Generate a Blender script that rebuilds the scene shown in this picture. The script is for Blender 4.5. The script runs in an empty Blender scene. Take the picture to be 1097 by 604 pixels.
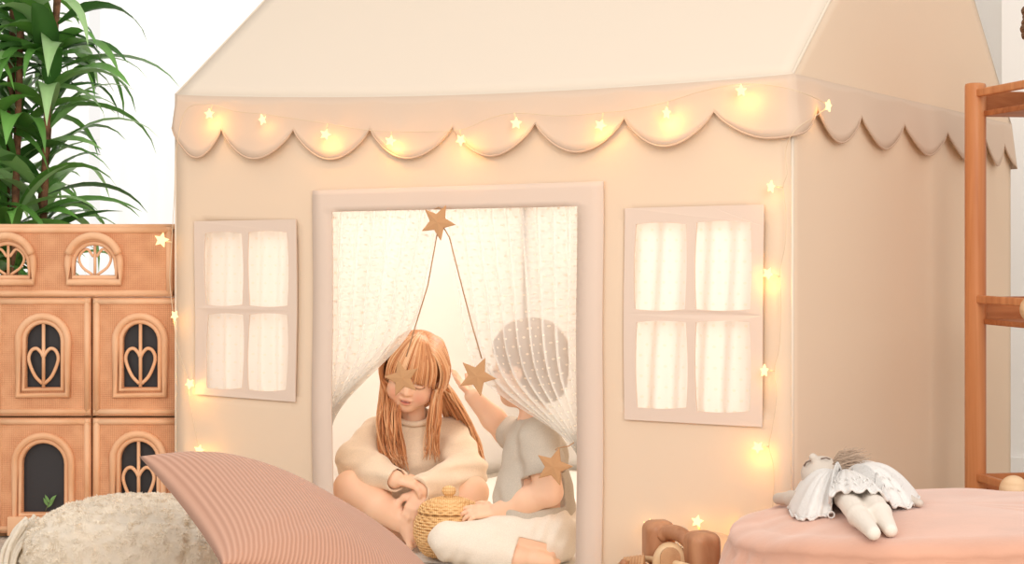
import bpy, bmesh, math, random
import numpy as np
from mathutils import Vector, Matrix, noise
from mathutils.geometry import tessellate_polygon
random.seed(7)
np.random.seed(7)
SC = bpy.context.scene
COL = SC.collection
PI = math.pi

# ------------------------------------------------------------------ camera
F = 1976.0                 # focal length in pixels of a 1097 x 604 frame
CAM_Z = 0.78
HX, HY = 548.5, 262.0      # where the level view axis meets the frame
def P(px, py, Y):
    """world point seen at a pixel of the frame at distance Y"""
    return Vector(((px - HX) / F * Y, Y, CAM_Z - (py - HY) / F * Y))
cam = bpy.data.cameras.new('camera')
co = bpy.data.objects.new('camera', cam)
COL.objects.link(co)
co.location = (0, 0, CAM_Z)
co.rotation_euler = (PI / 2, 0, 0)
cam.sensor_width = 36.0
cam.sensor_fit = 'HORIZONTAL'
cam.lens = 36.0 * F / 1097.0
cam.shift_y = -(302.0 - HY) / 1097.0
cam.clip_start = 0.05
SC.camera = co

# ------------------------------------------------------------------ materials
def s2l(c):
    return tuple((x / 255 / 12.92) if x / 255 <= 0.04045 else ((x / 255 + 0.055) / 1.055) ** 2.4 for x in c) + (1.0,)

def mk(name, rgb, rough=0.8, var=None, bump=None, trans=0.0, spec=0.3, sheen=0.0, sss=0.0, attr=None, wave=None, rgb2=None, weave=None, grain=None):
    m = bpy.data.materials.new(name)
    m.use_nodes = True
    nt = m.node_tree
    N, L = nt.nodes, nt.links
    N.clear()
    out = N.new('ShaderNodeOutputMaterial')
    b = N.new('ShaderNodeBsdfPrincipled')
    b.inputs['Roughness'].default_value = rough
    b.inputs['Specular IOR Level'].default_value = spec
    b.inputs['Base Color'].default_value = s2l(rgb)
    if sheen:
        b.inputs['Sheen Weight'].default_value = sheen
        b.inputs['Sheen Roughness'].default_value = 0.5
    if sss:
        b.inputs['Subsurface Weight'].default_value = sss
        b.inputs['Subsurface Radius'].default_value = (1.0, 0.35, 0.2)
        b.inputs['Subsurface Scale'].default_value = 0.012
    tc = N.new('ShaderNodeTexCoord')
    csock = None
    if attr:
        a = N.new('ShaderNodeAttribute')
        a.attribute_name = attr
        csock = a.outputs['Color']
    if var:
        nz = N.new('ShaderNodeTexNoise')
        nz.inputs['Scale'].default_value = var[0]
        nz.inputs['Detail'].default_value = 4
        L.new(tc.outputs['Object'], nz.inputs['Vector'])
        mx = N.new('ShaderNodeMix')
        mx.data_type = 'RGBA'
        mx.inputs[6].default_value = s2l(rgb)
        mx.inputs[7].default_value = s2l(rgb2 or [max(0, c * (1 - var[1])) for c in rgb])
        rp = N.new('ShaderNodeMapRange')
        rp.inputs[1].default_value = 0.35
        rp.inputs[2].default_value = 0.65
        L.new(nz.outputs['Fac'], rp.inputs[0])
        L.new(rp.outputs[0], mx.inputs[0])
        if attr:
            mx.inputs[6].default_value = (1, 1, 1, 1)
            mx.inputs[7].default_value = (1 - var[1],) * 3 + (1,)
            mm = N.new('ShaderNodeMix'); mm.data_type = 'RGBA'; mm.blend_type = 'MULTIPLY'
            mm.inputs[0].default_value = 1
            L.new(csock, mm.inputs[6]); L.new(mx.outputs[2], mm.inputs[7])
            csock = mm.outputs[2]
        else:
            csock = mx.outputs[2]
    hsock = None
    if grain:   # wood grain, stretched along one axis
        mp = N.new('ShaderNodeMapping')
        mp.inputs['Scale'].default_value = grain[0]
        L.new(tc.outputs['Object'], mp.inputs['Vector'])
        nz = N.new('ShaderNodeTexNoise'); nz.inputs['Scale'].default_value = 1.0
        nz.inputs['Detail'].default_value = 6; nz.inputs['Distortion'].default_value = 0.6
        L.new(mp.outputs[0], nz.inputs['Vector'])
        cr = N.new('ShaderNodeValToRGB')
        cr.color_ramp.elements[0].position = 0.35; cr.color_ramp.elements[0].color = s2l(grain[1])
        cr.color_ramp.elements[1].position = 0.68; cr.color_ramp.elements[1].color = s2l(rgb)
        L.new(nz.outputs['Fac'], cr.inputs[0])
        csock = cr.outputs[0]
    if weave:   # woven rattan: two crossed bands
        sc, dark = weave
        w1 = N.new('ShaderNodeTexWave'); w1.bands_direction = 'X'; w1.inputs['Scale'].default_value = sc[0]
        w2 = N.new('ShaderNodeTexWave'); w2.bands_direction = 'Z'; w2.inputs['Scale'].default_value = sc[1]
        for w in (w1, w2):
            w.inputs['Distortion'].default_value = 1.2; w.inputs['Detail'].default_value = 2
            w.inputs['Detail Scale'].default_value = 3
            L.new(tc.outputs['Object'], w.inputs['Vector'])
        ml = N.new('ShaderNodeMath'); ml.operation = 'MULTIPLY'
        L.new(w1.outputs['Fac'], ml.inputs[0]); L.new(w2.outputs['Fac'], ml.inputs[1])
        nz = N.new('ShaderNodeTexNoise'); nz.inputs['Scale'].default_value = 22
        L.new(tc.outputs['Object'], nz.inputs['Vector'])
        ad = N.new('ShaderNodeMath'); ad.operation = 'ADD'
        L.new(ml.outputs[0], ad.inputs[0]); L.new(nz.outputs['Fac'], ad.inputs[1])
        cr = N.new('ShaderNodeValToRGB')
        cr.color_ramp.elements[0].position = 0.42; cr.color_ramp.elements[0].color = s2l(dark)
        cr.color_ramp.elements[1].position = 0.95; cr.color_ramp.elements[1].color = s2l(rgb)
        L.new(ad.outputs[0], cr.inputs[0])
        csock = cr.outputs[0]
        hsock = (ml.outputs[0], 0.28, 0.003)
    if wave:    # fine stripes along one axis: (direction, scale, dark colour, bump)
        w1 = N.new('ShaderNodeTexWave'); w1.bands_direction = wave[0]; w1.inputs['Scale'].default_value = wave[1]
        w1.inputs['Distortion'].default_value = wave[4] if len(wave) > 4 else 0.4
        L.new(tc.outputs['UV' if wave[0] in 'XY' and len(wave) > 5 else 'Object'], w1.inputs['Vector'])
        mx = N.new('ShaderNodeMix'); mx.data_type = 'RGBA'
        mx.inputs[6].default_value = s2l(wave[2]); mx.inputs[7].default_value = s2l(rgb)
        L.new(w1.outputs['Fac'], mx.inputs[0])
        csock = mx.outputs[2]
        hsock = (w1.outputs['Fac'], wave[3], 0.003)
    if csock:
        L.new(csock, b.inputs['Base Color'])
    if bump and not hsock:
        nz = N.new('ShaderNodeTexNoise'); nz.inputs['Scale'].default_value = bump[0]
        nz.inputs['Detail'].default_value = 5
        L.new(tc.outputs['Object'], nz.inputs['Vector'])
        hsock = (nz.outputs['Fac'], bump[1], bump[2] if len(bump) > 2 else 0.01)
    if hsock:
        bp = N.new('ShaderNodeBump')
        bp.inputs['Strength'].default_value = hsock[1]
        bp.inputs['Distance'].default_value = hsock[2]
        L.new(hsock[0], bp.inputs['Height'])
        L.new(bp.outputs[0], b.inputs['Normal'])
    if trans:
        t = N.new('ShaderNodeBsdfTranslucent')
        t.inputs['Color'].default_value = s2l(rgb)
        if csock:
            L.new(csock, t.inputs['Color'])
        ms = N.new('ShaderNodeMixShader'); ms.inputs[0].default_value = trans
        L.new(b.outputs[0], ms.inputs[1]); L.new(t.outputs[0], ms.inputs[2])
        L.new(ms.outputs[0], out.inputs[0])
    else:
        L.new(b.outputs[0], out.inputs[0])
    return m

def mk_tulle(name, rgb, base, dot, nu, nv, dot_shade=None):
    """sheer net with opaque woven dots, in the UV of the cloth"""
    m = bpy.data.materials.new(name); m.use_nodes = True
    nt = m.node_tree; N, L = nt.nodes, nt.links; N.clear()
    out = N.new('ShaderNodeOutputMaterial')
    tc = N.new('ShaderNodeTexCoord')
    sp = N.new('ShaderNodeSeparateXYZ'); L.new(tc.outputs['UV'], sp.inputs[0])
    def M(op, a, b=None, c=None):
        n = N.new('ShaderNodeMath'); n.operation = op
        for i, v in enumerate((a, b, c)):
            if v is None: continue
            if isinstance(v, (int, float)): n.inputs[i].default_value = v
            else: L.new(v, n.inputs[i])
        return n.outputs[0]
    u = M('MULTIPLY', sp.outputs[0], nu); v = M('MULTIPLY', sp.outputs[1], nv)
    row = M('FLOOR', v)
    off = M('MULTIPLY', M('MODULO', row, 2.0), 0.5)
    fu = M('SUBTRACT', M('FRACT', M('ADD', u, off)), 0.5)
    fv = M('SUBTRACT', M('FRACT', v), 0.5)
    d2 = M('ADD', M('MULTIPLY', fu, fu), M('MULTIPLY', fv, fv))
    isdot = M('LESS_THAN', d2, dot * dot)
    alpha = M('ADD', M('MULTIPLY', isdot, 0.92 - base), base)
    tr = N.new('ShaderNodeBsdfTransparent')
    df = N.new('ShaderNodeBsdfDiffuse'); df.inputs[0].default_value = s2l(rgb)
    tl = N.new('ShaderNodeBsdfTranslucent'); tl.inputs[0].default_value = s2l(rgb)
    if dot_shade:  # darker dot tint: the backlight the dots block, put into the colour
        dc = N.new('ShaderNodeMix'); dc.data_type = 'RGBA'
        dc.inputs[6].default_value = s2l(rgb); dc.inputs[7].default_value = s2l(dot_shade)
        L.new(isdot, dc.inputs[0]); L.new(dc.outputs[2], df.inputs[0]); L.new(dc.outputs[2], tl.inputs[0])
    m1 = N.new('ShaderNodeMixShader'); m1.inputs[0].default_value = 0.45
    L.new(df.outputs[0], m1.inputs[1]); L.new(tl.outputs[0], m1.inputs[2])
    m2 = N.new('ShaderNodeMixShader')
    L.new(alpha, m2.inputs[0]); L.new(tr.outputs[0], m2.inputs[1]); L.new(m1.outputs[0], m2.inputs[2])
    L.new(m2.outputs[0], out.inputs[0])
    return m

def mk_emit(name, rgb, strength):
    m = bpy.data.materials.new(name); m.use_nodes = True
    nt = m.node_tree; nt.nodes.clear()
    out = nt.nodes.new('ShaderNodeOutputMaterial')
    e = nt.nodes.new('ShaderNodeEmission'); e.inputs[0].default_value = s2l(rgb); e.inputs[1].default_value = strength
    nt.links.new(e.outputs[0], out.inputs[0])
    return m

# ------------------------------------------------------------------ object helpers
def tag(o, label=None, cat=None, group=None, kind=None):
    if label: o['label'] = label
    if cat: o['category'] = cat
    if group: o['group'] = group
    if kind: o['kind'] = kind
    return o

def empty(name, loc, label, cat, group=None):
    o = bpy.data.objects.new(name, None)
    o.empty_display_size = 0.05
    COL.objects.link(o); o.location = loc
    return tag(o, label, cat, group)

def link_mesh(name, me, mats, parent=None, smooth=True):
    o = bpy.data.objects.new(name, me)
    COL.objects.link(o)
    for m in (mats if isinstance(mats, (list, tuple)) else [mats]):
        me.materials.append(m)
    if smooth:
        me.polygons.foreach_set('use_smooth', [True] * len(me.polygons))
    if parent:
        o.parent = parent
        if isinstance(parent, bpy.types.Object):
            o.matrix_parent_inverse = world_of(parent).inverted()
    return o

def world_of(o):
    m = Matrix.LocRotScale(o.location, o.rotation_euler, o.scale)
    if o.parent:
        return world_of(o.parent) @ o.matrix_parent_inverse @ m
    return m

class MB:
    """collects shapes (world coordinates) into one mesh object"""
    def __init__(s): s.v = []; s.f = []; s.mi = []
    def add(s, vs, fs, mi=0):
        b = len(s.v); s.v += [tuple(v) for v in vs]
        s.f += [tuple(i + b for i in f) for f in fs]; s.mi += [mi] * len(fs)
    def build(s, name, mats, parent=None, smooth=True, bevel=0, sub=0, angle=None, solid=0, origin=None):
        me = bpy.data.meshes.new(name)
        vs = s.v
        if origin is not None:
            o0 = Vector(origin); vs = [tuple(Vector(v) - o0) for v in vs]
        me.from_pydata(vs, [], s.f)
        me.polygons.foreach_set('material_index', s.mi)
        me.validate(); me.update()
        bm = bmesh.new(); bm.from_mesh(me)
        bmesh.ops.recalc_face_normals(bm, faces=bm.faces)
        bm.to_mesh(me); bm.free()
        o = link_mesh(name, me, mats, None, smooth)
        if origin is not None: o.location = origin
        if parent:
            o.parent = parent
            o.matrix_parent_inverse = world_of(parent).inverted()
        if solid:
            md = o.modifiers.new('s', 'SOLIDIFY'); md.thickness = solid; md.offset = 0
        if bevel:
            md = o.modifiers.new('b', 'BEVEL'); md.width = bevel; md.segments = 3; md.limit_method = 'ANGLE'
            md.angle_limit = math.radians(35)
            md.harden_normals = False
        if sub:
            md = o.modifiers.new('u', 'SUBSURF'); md.levels = sub; md.render_levels = sub
        return o
    def box(s, c, size, rot=None, mi=0):
        R = rot or Matrix.Identity(3)
        vs = [Vector(c) + R @ Vector((sx * size[0] / 2, sy * size[1] / 2, sz * size[2] / 2)) for sx in (-1, 1) for sy in (-1, 1) for sz in (-1, 1)]
        s.add(vs, [(0, 1, 3, 2), (4, 6, 7, 5), (0, 4, 5, 1), (2, 3, 7, 6), (0, 2, 6, 4), (1, 5, 7, 3)], mi)
    def tube(s, pts, r, n=8, closed=False, mi=0, flat=1.0):
        pts = [Vector(p) for p in pts]; k = len(pts)
        rs = r if isinstance(r, (list, tuple)) else [r] * k
        up = None; vs = []
        for i, p in enumerate(pts):
            a = pts[(i - 1) % k] if (closed or i) else p
            b = pts[(i + 1) % k] if (closed or i < k - 1) else p
            t = (b - a)
            t = t.normalized() if t.length > 1e-9 else Vector((0, 0, 1))
            if up is None:
                up = t.orthogonal().normalized()
            up = (up - t * up.dot(t))
            up = up.normalized() if up.length > 1e-6 else t.orthogonal().normalized()
            w = t.cross(up)
            for j in range(n):
                a_ = 2 * PI * j / n
                vs.append(p + up * math.cos(a_) * rs[i] + w * math.sin(a_) * rs[i] * flat)
        fs = []
        for i in range(k if closed else k - 1):
            for j in range(n):
                a0 = i * n + j; a1 = i * n + (j + 1) % n
                i2 = (i + 1) % k
                fs.append((a0, a1, i2 * n + (j + 1) % n, i2 * n + j))
        if not closed:
            fs.append(tuple(range(n - 1, -1, -1))); fs.append(tuple((k - 1) * n + j for j in range(n)))
        s.add(vs, fs, mi)
    def lathe(s, c, prof, n=32, axis=None, mi=0):
        """prof: list of (radius, height) along axis"""
        R = axis or Matrix.Identity(3); c = Vector(c); vs = []; fs = []
        for (r, h) in prof:
            for j in range(n):
                a = 2 * PI * j / n
                vs.append(c + R @ Vector((r * math.cos(a), r * math.sin(a), h)))
        for i in range(len(prof) - 1):
            for j in range(n):
                fs.append((i * n + j, i * n + (j + 1) % n, (i + 1) * n + (j + 1) % n, (i + 1) * n + j))
        fs.append(tuple(range(n - 1, -1, -1))); fs.append(tuple((len(prof) - 1) * n + j for j in range(n)))
        s.add(vs, fs, mi)
    def plate(s, loops, to3, t, n3, mi=0):
        """flat polygon with holes (2-D loops mapped by to3) given thickness t along n3"""
        n3 = Vector(n3)
        flat = [p for lp in loops for p in lp]
        tri = tessellate_polygon([[Vector((p[0], p[1], 0)) for p in lp] for lp in loops])
        f = [Vector(to3(*p)) for p in flat]; k = len(f)
        vs = [p + n3 * t / 2 for p in f] + [p - n3 * t / 2 for p in f]
        fs = [tuple(x) for x in tri] + [(x[2] + k, x[1] + k, x[0] + k) for x in tri]
        b = 0
        for lp in loops:
            m = len(lp)
            for i in range(m):
                j = (i + 1) % m
                fs.append((b + i, b + j, b + j + k, b + i + k))
            b += m
        s.add(vs, fs, mi)
    def grid(s, fn, nu, nv, mi=0):
        vs = [fn(i / nu, j / nv) for i in range(nu + 1) for j in range(nv + 1)]
        fs = [(i * (nv + 1) + j, (i + 1) * (nv + 1) + j, (i + 1) * (nv + 1) + j + 1, i * (nv + 1) + j + 1) for i in range(nu) for j in range(nv)]
        s.add(vs, fs, mi)

def grid_uv(name, fn, nu, nv, mat, parent=None, solid=0):
    me = bpy.data.meshes.new(name)
    vs = [tuple(fn(i / nu, j / nv)) for i in range(nu + 1) for j in range(nv + 1)]
    fs = [(i * (nv + 1) + j, (i + 1) * (nv + 1) + j, (i + 1) * (nv + 1) + j + 1, i * (nv + 1) + j + 1) for i in range(nu) for j in range(nv)]
    me.from_pydata(vs, [], fs)
    uv = me.uv_layers.new(name='UVMap')
    for lp in me.loops:
        i, j = divmod(lp.vertex_index, nv + 1)
        uv.data[lp.index].uv = (i / nu, j / nv)
    o = link_mesh(name, me, mat, parent)
    if solid:
        md = o.modifiers.new('s', 'SOLIDIFY'); md.thickness = solid; md.offset = 0
    return o

def cr(pts, n):
    """Catmull-Rom through points"""
    pts = [Vector(p) for p in pts]
    ps = [2 * pts[0] - pts[1]] + pts + [2 * pts[-1] - pts[-2]]
    out = []
    m = len(pts) - 1
    for i in range(n + 1):
        x = i / n * m; k = min(int(x), m - 1); t = x - k
        a, b, c, d = ps[k], ps[k + 1], ps[k + 2], ps[k + 3]
        out.append(0.5 * ((2 * b) + (c - a) * t + (2 * a - 5 * b + 4 * c - d) * t * t + (3 * b - a - 3 * c + d) * t ** 3))
    return out

# ------------------------------------------------------------------ implicit surfaces
def npv(v): return np.array(tuple(v), dtype=np.float32)
def wob(p, f, seed=0):
    """smooth pseudo noise in about -1..1"""
    r = np.random.RandomState(seed); s = 0
    for i in range(6):
        d = r.normal(size=3); d = d / np.linalg.norm(d) * f * (0.6 + 0.9 * r.rand())
        s = s + np.sin(p[..., 0] * d[0] + p[..., 1] * d[1] + p[..., 2] * d[2] + r.rand() * 6.28)
    return s / 3.2

class Field:
    def __init__(s, lo, hi, h):
        s.lo = npv(lo); s.h = h
        s.n = np.ceil((npv(hi) - s.lo) / h).astype(int) + 1
        s.f = np.full(s.n, 0.05, dtype=np.float32)
        s.ax = [(s.lo[i] + h * np.arange(s.n[i])).astype(np.float32) for i in range(3)]
    def blk(s, lo, hi):
        a = np.maximum(np.floor((lo - s.lo) / s.h).astype(int), 0)
        b = np.minimum(np.ceil((hi - s.lo) / s.h).astype(int) + 1, s.n)
        if np.any(b <= a): return None, None
        sl = tuple(slice(a[i], b[i]) for i in range(3))
        g = np.stack(np.meshgrid(*[s.ax[i][a[i]:b[i]] for i in range(3)], indexing='ij'), -1)
        return sl, g
    def put(s, d, sl, k, sub=False):
        f = s.f[sl]
        if sub:
            d = -d
            if k > 0:
                hh = np.clip(0.5 - 0.5 * (f - d) / k, 0, 1)
                s.f[sl] = f * (1 - hh) + d * hh + k * hh * (1 - hh)
            else: s.f[sl] = np.maximum(f, d)
        else:
            if k > 0:
                hh = np.clip(0.5 + 0.5 * (f - d) / k, 0, 1)
                s.f[sl] = f * (1 - hh) + d * hh - k * hh * (1 - hh)
            else: s.f[sl] = np.minimum(f, d)
    def cone(s, a, b, r1, r2, k=0.01, sub=False, flat=False):
        a = npv(a); b = npv(b); m = max(r1, r2) + k + 0.012
        sl, g = s.blk(np.minimum(a, b) - m, np.maximum(a, b) + m)
        if sl is None: return s
        ab = b - a; L2 = float(ab @ ab) + 1e-12
        t = ((g - a) @ ab) / L2; tc = np.clip(t, 0, 1)
        q = g - a - tc[..., None] * ab
        if flat:
            q2 = g - a - t[..., None] * ab
            d = np.sqrt((q2 ** 2).sum(-1)) - (r1 + (r2 - r1) * tc)
            L = math.sqrt(L2)
            d = np.maximum(d, np.maximum(-t * L, (t - 1) * L))
        else:
            d = np.sqrt((q ** 2).sum(-1)) - (r1 + (r2 - r1) * tc)
        s.put(d, sl, k, sub); return s
    def chain(s, pts, rs, k=0.01, k0=None):
        for i in range(len(pts) - 1):
            s.cone(pts[i], pts[i + 1], rs[i], rs[i + 1], (k0 if (i == 0 and k0 is not None) else k))
        return s
    def ell(s, c, r, R=None, k=0.01, sub=False):
        c = npv(c); r = npv(r); m = float(r.max()) + k + 0.012
        sl, g = s.blk(c - m, c + m)
        if sl is None: return s
        q = g - c
        if R is not None: q = q @ np.array(R, dtype=np.float32)      # columns of R are the local axes
        k0 = np.sqrt(((q / r) ** 2).sum(-1)); k1 = np.sqrt(((q / (r * r)) ** 2).sum(-1)) + 1e-9
        d = k0 * (k0 - 1) / k1
        s.put(d, sl, k, sub); return s
    def rbox(s, c, half, R=None, r=0.01, k=0.0, sub=False):
        c = npv(c); hf = npv(half); m = float(np.linalg.norm(hf)) + k + 0.012
        sl, g = s.blk(c - m, c + m)
        if sl is None: return s
        q = g - c
        if R is not None: q = q @ np.array(R, dtype=np.float32)
        q = np.abs(q) - (hf - r)
        d = np.sqrt((np.maximum(q, 0) ** 2).sum(-1)) + np.minimum(q.max(-1), 0) - r
        s.put(d, sl, k, sub); return s
    def half(s, p, n, lo=None, hi=None):
        """keep only the side of the plane away from n"""
        p = npv(p); n = npv(n); n = n / np.linalg.norm(n)
        sl, g = s.blk(npv(lo) if lo is not None else s.lo, npv(hi) if hi is not None else s.lo + s.h * s.n)
        s.f[sl] = np.maximum(s.f[sl], (g - p) @ n); return s
    def ripple(s, fn):
        m = np.abs(s.f) < 0.03
        idx = np.argwhere(m)
        p = s.lo + idx * s.h
        s.f[m] += fn(p).astype(np.float32); return s
    def mesh(s):
        f = s.f; ins = f < 0
        n = s.n
        c = np.zeros(n - 1, dtype=np.int8)
        for dx in (0, 1):
            for dy in (0, 1):
                for dz in (0, 1):
                    c += ins[dx:n[0] - 1 + dx, dy:n[1] - 1 + dy, dz:n[2] - 1 + dz]
        act = (c > 0) & (c < 8)
        idx = np.argwhere(act); m = len(idx)
        ids = np.full(n - 1, -1, dtype=np.int64); ids[act] = np.arange(m)
        cor = [np.array(((i >> 2) & 1, (i >> 1) & 1, i & 1)) for i in range(8)]
        val = [f[tuple((idx + q).T)] for q in cor]
        acc = np.zeros((m, 3)); cnt = np.zeros(m)
        for i in range(8):
            for j in range(i + 1, 8):
                if np.abs(cor[i] - cor[j]).sum() != 1: continue
                a, b = val[i], val[j]; x = (a < 0) != (b < 0)
                t = np.where(x, a / np.where(x, a - b, 1), 0)
                pos = cor[i] + t[:, None] * (cor[j] - cor[i])
                acc[x] += pos[x]; cnt[x] += 1
        v = s.lo + (idx + acc / cnt[:, None]) * s.h
        quads = []
        for ax in range(3):
            o1, o2 = [(1, 2), (2, 0), (0, 1)][ax]
            a = [slice(None)] * 3; b = [slice(None)] * 3
            a[ax] = slice(0, n[ax] - 1); b[ax] = slice(1, n[ax])
            A = ins[tuple(a)]; B = ins[tuple(b)]
            e = np.argwhere(A != B)
            ok = (e[:, o1] > 0) & (e[:, o2] > 0) & (e[:, o1] < n[o1] - 1) & (e[:, o2] < n[o2] - 1)
            e = e[ok]; flip = ~A[tuple(e.T)]
            d1 = np.zeros(3, int); d1[o1] = 1; d2 = np.zeros(3, int); d2[o2] = 1
            q = np.stack([ids[tuple((e - d1 - d2).T)], ids[tuple((e - d2).T)], ids[tuple(e.T)], ids[tuple((e - d1).T)]], -1)
            q[flip] = q[flip][:, ::-1]
            quads.append(q)
        q = np.concatenate(quads)
        q = q[(q >= 0).all(1)]
        return v, q

def field_obj(name, fld, mats, parent=None, colour=None, smooth_it=1, disp=None):
    v, q = fld.mesh()
    me = bpy.data.meshes.new(name)
    me.from_pydata(v.tolist(), [], q.tolist())
    me.update()
    if smooth_it:
        bm = bmesh.new(); bm.from_mesh(me)
        for _ in range(smooth_it):
            bmesh.ops.smooth_vert(bm, verts=bm.verts, factor=0.5, use_axis_x=True, use_axis_y=True, use_axis_z=True)
        bm.to_mesh(me); bm.free()
    k = len(me.vertices)
    if disp is not None:
        cov = np.empty(k * 3); me.vertices.foreach_get('co', cov); cov = cov.reshape(-1, 3)
        nov = np.array([tuple(x.vector) for x in me.vertex_normals])
        cov = cov + nov * disp(cov)[:, None]
        me.vertices.foreach_set('co', cov.ravel()); me.update()
    if colour is not None:
        cov = np.empty(k * 3); me.vertices.foreach_get('co', cov); cov = cov.reshape(-1, 3)
        at = me.attributes.new('Col', 'FLOAT_COLOR', 'POINT')
        c = colour(cov)
        at.data.foreach_set('color', np.concatenate([c, np.ones((k, 1))], 1).astype(np.float32).ravel())
    return link_mesh(name, me, mats, parent)
WORLD, KEY, INNER, SIDE, GLOW, DAY, EXPO = 0.98, 22.0, 10.3, 120.0, 0.15, 20.0, 0.0
# ================================================================== palette
M_floor = mk('carpet', (226, 214, 198), 0.95, var=(60, 0.12), bump=(260, 0.8, 0.01))
M_wall = mk('plaster', (243, 239, 234), 0.9)
M_sheer = mk('sheer_curtain', (250, 250, 249), 0.9, trans=0.55)
M_tent = mk('tent_canvas', (241, 220, 196), 0.9, trans=0.20, bump=(900, 0.15, 0.002), spec=0.1)
M_roof = mk('roof_canvas', (239, 224, 206), 0.9, trans=0.14, bump=(900, 0.15, 0.002), spec=0.1)
M_val = mk('valance_canvas', (229, 204, 182), 0.9, trans=0.12, bump=(900, 0.2, 0.002), spec=0.1)
M_tent_lit = mk('tent_canvas_lit', (247, 242, 236), 0.9, trans=0.14, bump=(900, 0.15, 0.002), spec=0.1)  # tent canvas whitened so the inside looks bright, without tan bounce
M_trim = mk('taupe_canvas', (228, 207, 191), 0.9, trans=0.05, bump=(900, 0.2, 0.002), spec=0.1)
M_hem = mk('valance_hem', (206, 176, 152), 0.9)
M_tulle = mk_tulle('dotted_tulle', (253, 250, 245), 0.50, 0.13, 30, 42, (240, 231, 218))
M_tulle2 = mk_tulle('dotted_tulle_small', (253, 249, 244), 0.80, 0.13, 15, 21, (240, 231, 219))
M_kraft = mk('kraft_felt', (196, 150, 108), 0.9, bump=(700, 0.3, 0.002))
M_cord = mk('brown_cord', (176, 140, 108), 0.9)
M_wire = mk('clear_wire', (224, 200, 170), 0.5)
M_bulb = mk_emit('star_bulb', (255, 222, 160), 1.9)
M_cap = mk('bulb_cap', (240, 214, 170), 0.4)
M_rattan = mk('rattan_weave', (228, 170, 128), 0.6, weave=((60, 66), (200, 138, 98)))
M_cane = mk('rattan_cane', (240, 194, 156), 0.45, grain=((6, 6, 6), (224, 170, 128)))
M_dark = mk('dark_grey', (58, 56, 58), 0.35)
M_cabin = mk('cabinet_back', (190, 138, 96), 0.6)
M_wood = mk('red_oak', (220, 154, 104), 0.42, grain=((34, 34, 1.6), (198, 126, 78)))
M_wood_shade = mk('red_oak_shaded', (196, 128, 80), 0.5, grain=((1.6, 34, 34), (166, 98, 56)))  # darker copy of the oak: shade on boards and aprons as colour
M_pale = mk('pale_wood', (232, 200, 162), 0.5, grain=((12, 12, 60), (216, 180, 140)))

# ================================================================== room
W_ = 6.0
mb = MB(); mb.box((0, 3.0, -0.02), (12, 9, 0.04)); tag(mb.build('floor', M_floor, smooth=False), kind='structure')
wy = 7.2
win = (-3.2, -0.35, 0.15, 2.75)
mb = MB()
mb.plate([[(-W_, 0), (W_, 0), (W_, 3.4), (-W_, 3.4)], [(win[0], win[2]), (win[1], win[2]), (win[1], win[3]), (win[0], win[3])]],
         lambda x, z: (x, wy + 0.05, z), 0.1, (0, 1, 0))
tag(mb.build('wall_back', M_wall, smooth=False), kind='structure')
mb = MB(); mb.box((1.62 + 2.19, (6.1 + wy - 0.002) / 2, 1.7), (4.38, wy - 0.002 - 6.1, 3.4)); tag(mb.build('wall_right', M_wall, smooth=False), kind='structure')
mb = MB(); mb.box((1.62 + 2.19, 6.092, 0.04), (4.38, 0.016, 0.08)); tag(mb.build('baseboard_right', M_wall, smooth=False, bevel=0.004), kind='structure')
mb = MB()
x0, x1, z0, z1 = win
t = 0.05
xm = (x0 + x1) / 2
for c, sz in (((x0 + t / 2, wy, (z0 + z1) / 2), (t, 0.09, z1 - z0)), ((x1 - t / 2, wy, (z0 + z1) / 2), (t, 0.09, z1 - z0)),
              ((xm, wy, (z0 + z1) / 2), (t, 0.09, z1 - z0 - 2 * t)), ((xm, wy, z0 + t / 2), (x1 - x0 - 2 * t, 0.09, t)),
              ((xm, wy, z1 - t / 2), (x1 - x0 - 2 * t, 0.09, t))):
    mb.box((c[0], wy + 0.05, c[2]), sz)
tag(mb.build('window_1', M_wall, smooth=False, bevel=0.004), kind='structure')
mb = MB(); mb.box(((1.618 - W_) / 2, wy - 0.008, 0.05), (W_ + 1.618, 0.016, 0.1)); tag(mb.build('baseboard_back', M_wall, smooth=False, bevel=0.004), kind='structure')

# sheer curtains in front of the window
def sheer(xa, xb, ph):
    def fn(a, b):
        x = xa + (xb - xa) * a
        return (x, wy - 0.16 + 0.035 * math.sin(a * 46 + ph + 0.6 * math.sin(9 * a)) + 0.01 * math.sin(a * 21 + b * 2), 0.02 + 2.86 * b)
    return fn
def curtain_rod(x0, x1, parent):
    mb = MB(); mb.tube([(x0, wy - 0.16, 2.9), (x1, wy - 0.16, 2.9)], 0.012, 10)
    for x in (x0 + 0.05, x1 - 0.05):
        mb.tube([(x, wy - 0.16, 2.9), (x, wy, 2.9)], 0.008, 8)
    return mb.build('rod', M_pale, parent)
for a, b, ph, lab in ((-3.3, -1.62, 0.3, 'white sheer floor-length curtain behind the leafy potted plant'),
                      (-1.58, -0.2, 2.0, 'white sheer floor-length curtain hanging between the plant and the play tent')):
    c = grid_uv('sheer_curtain', sheer(a, b, ph), 220, 8, M_sheer)
    tag(c, lab, 'curtain', 'sheer window curtains')
    curtain_rod(a - 0.02, b + 0.02, c)

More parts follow.
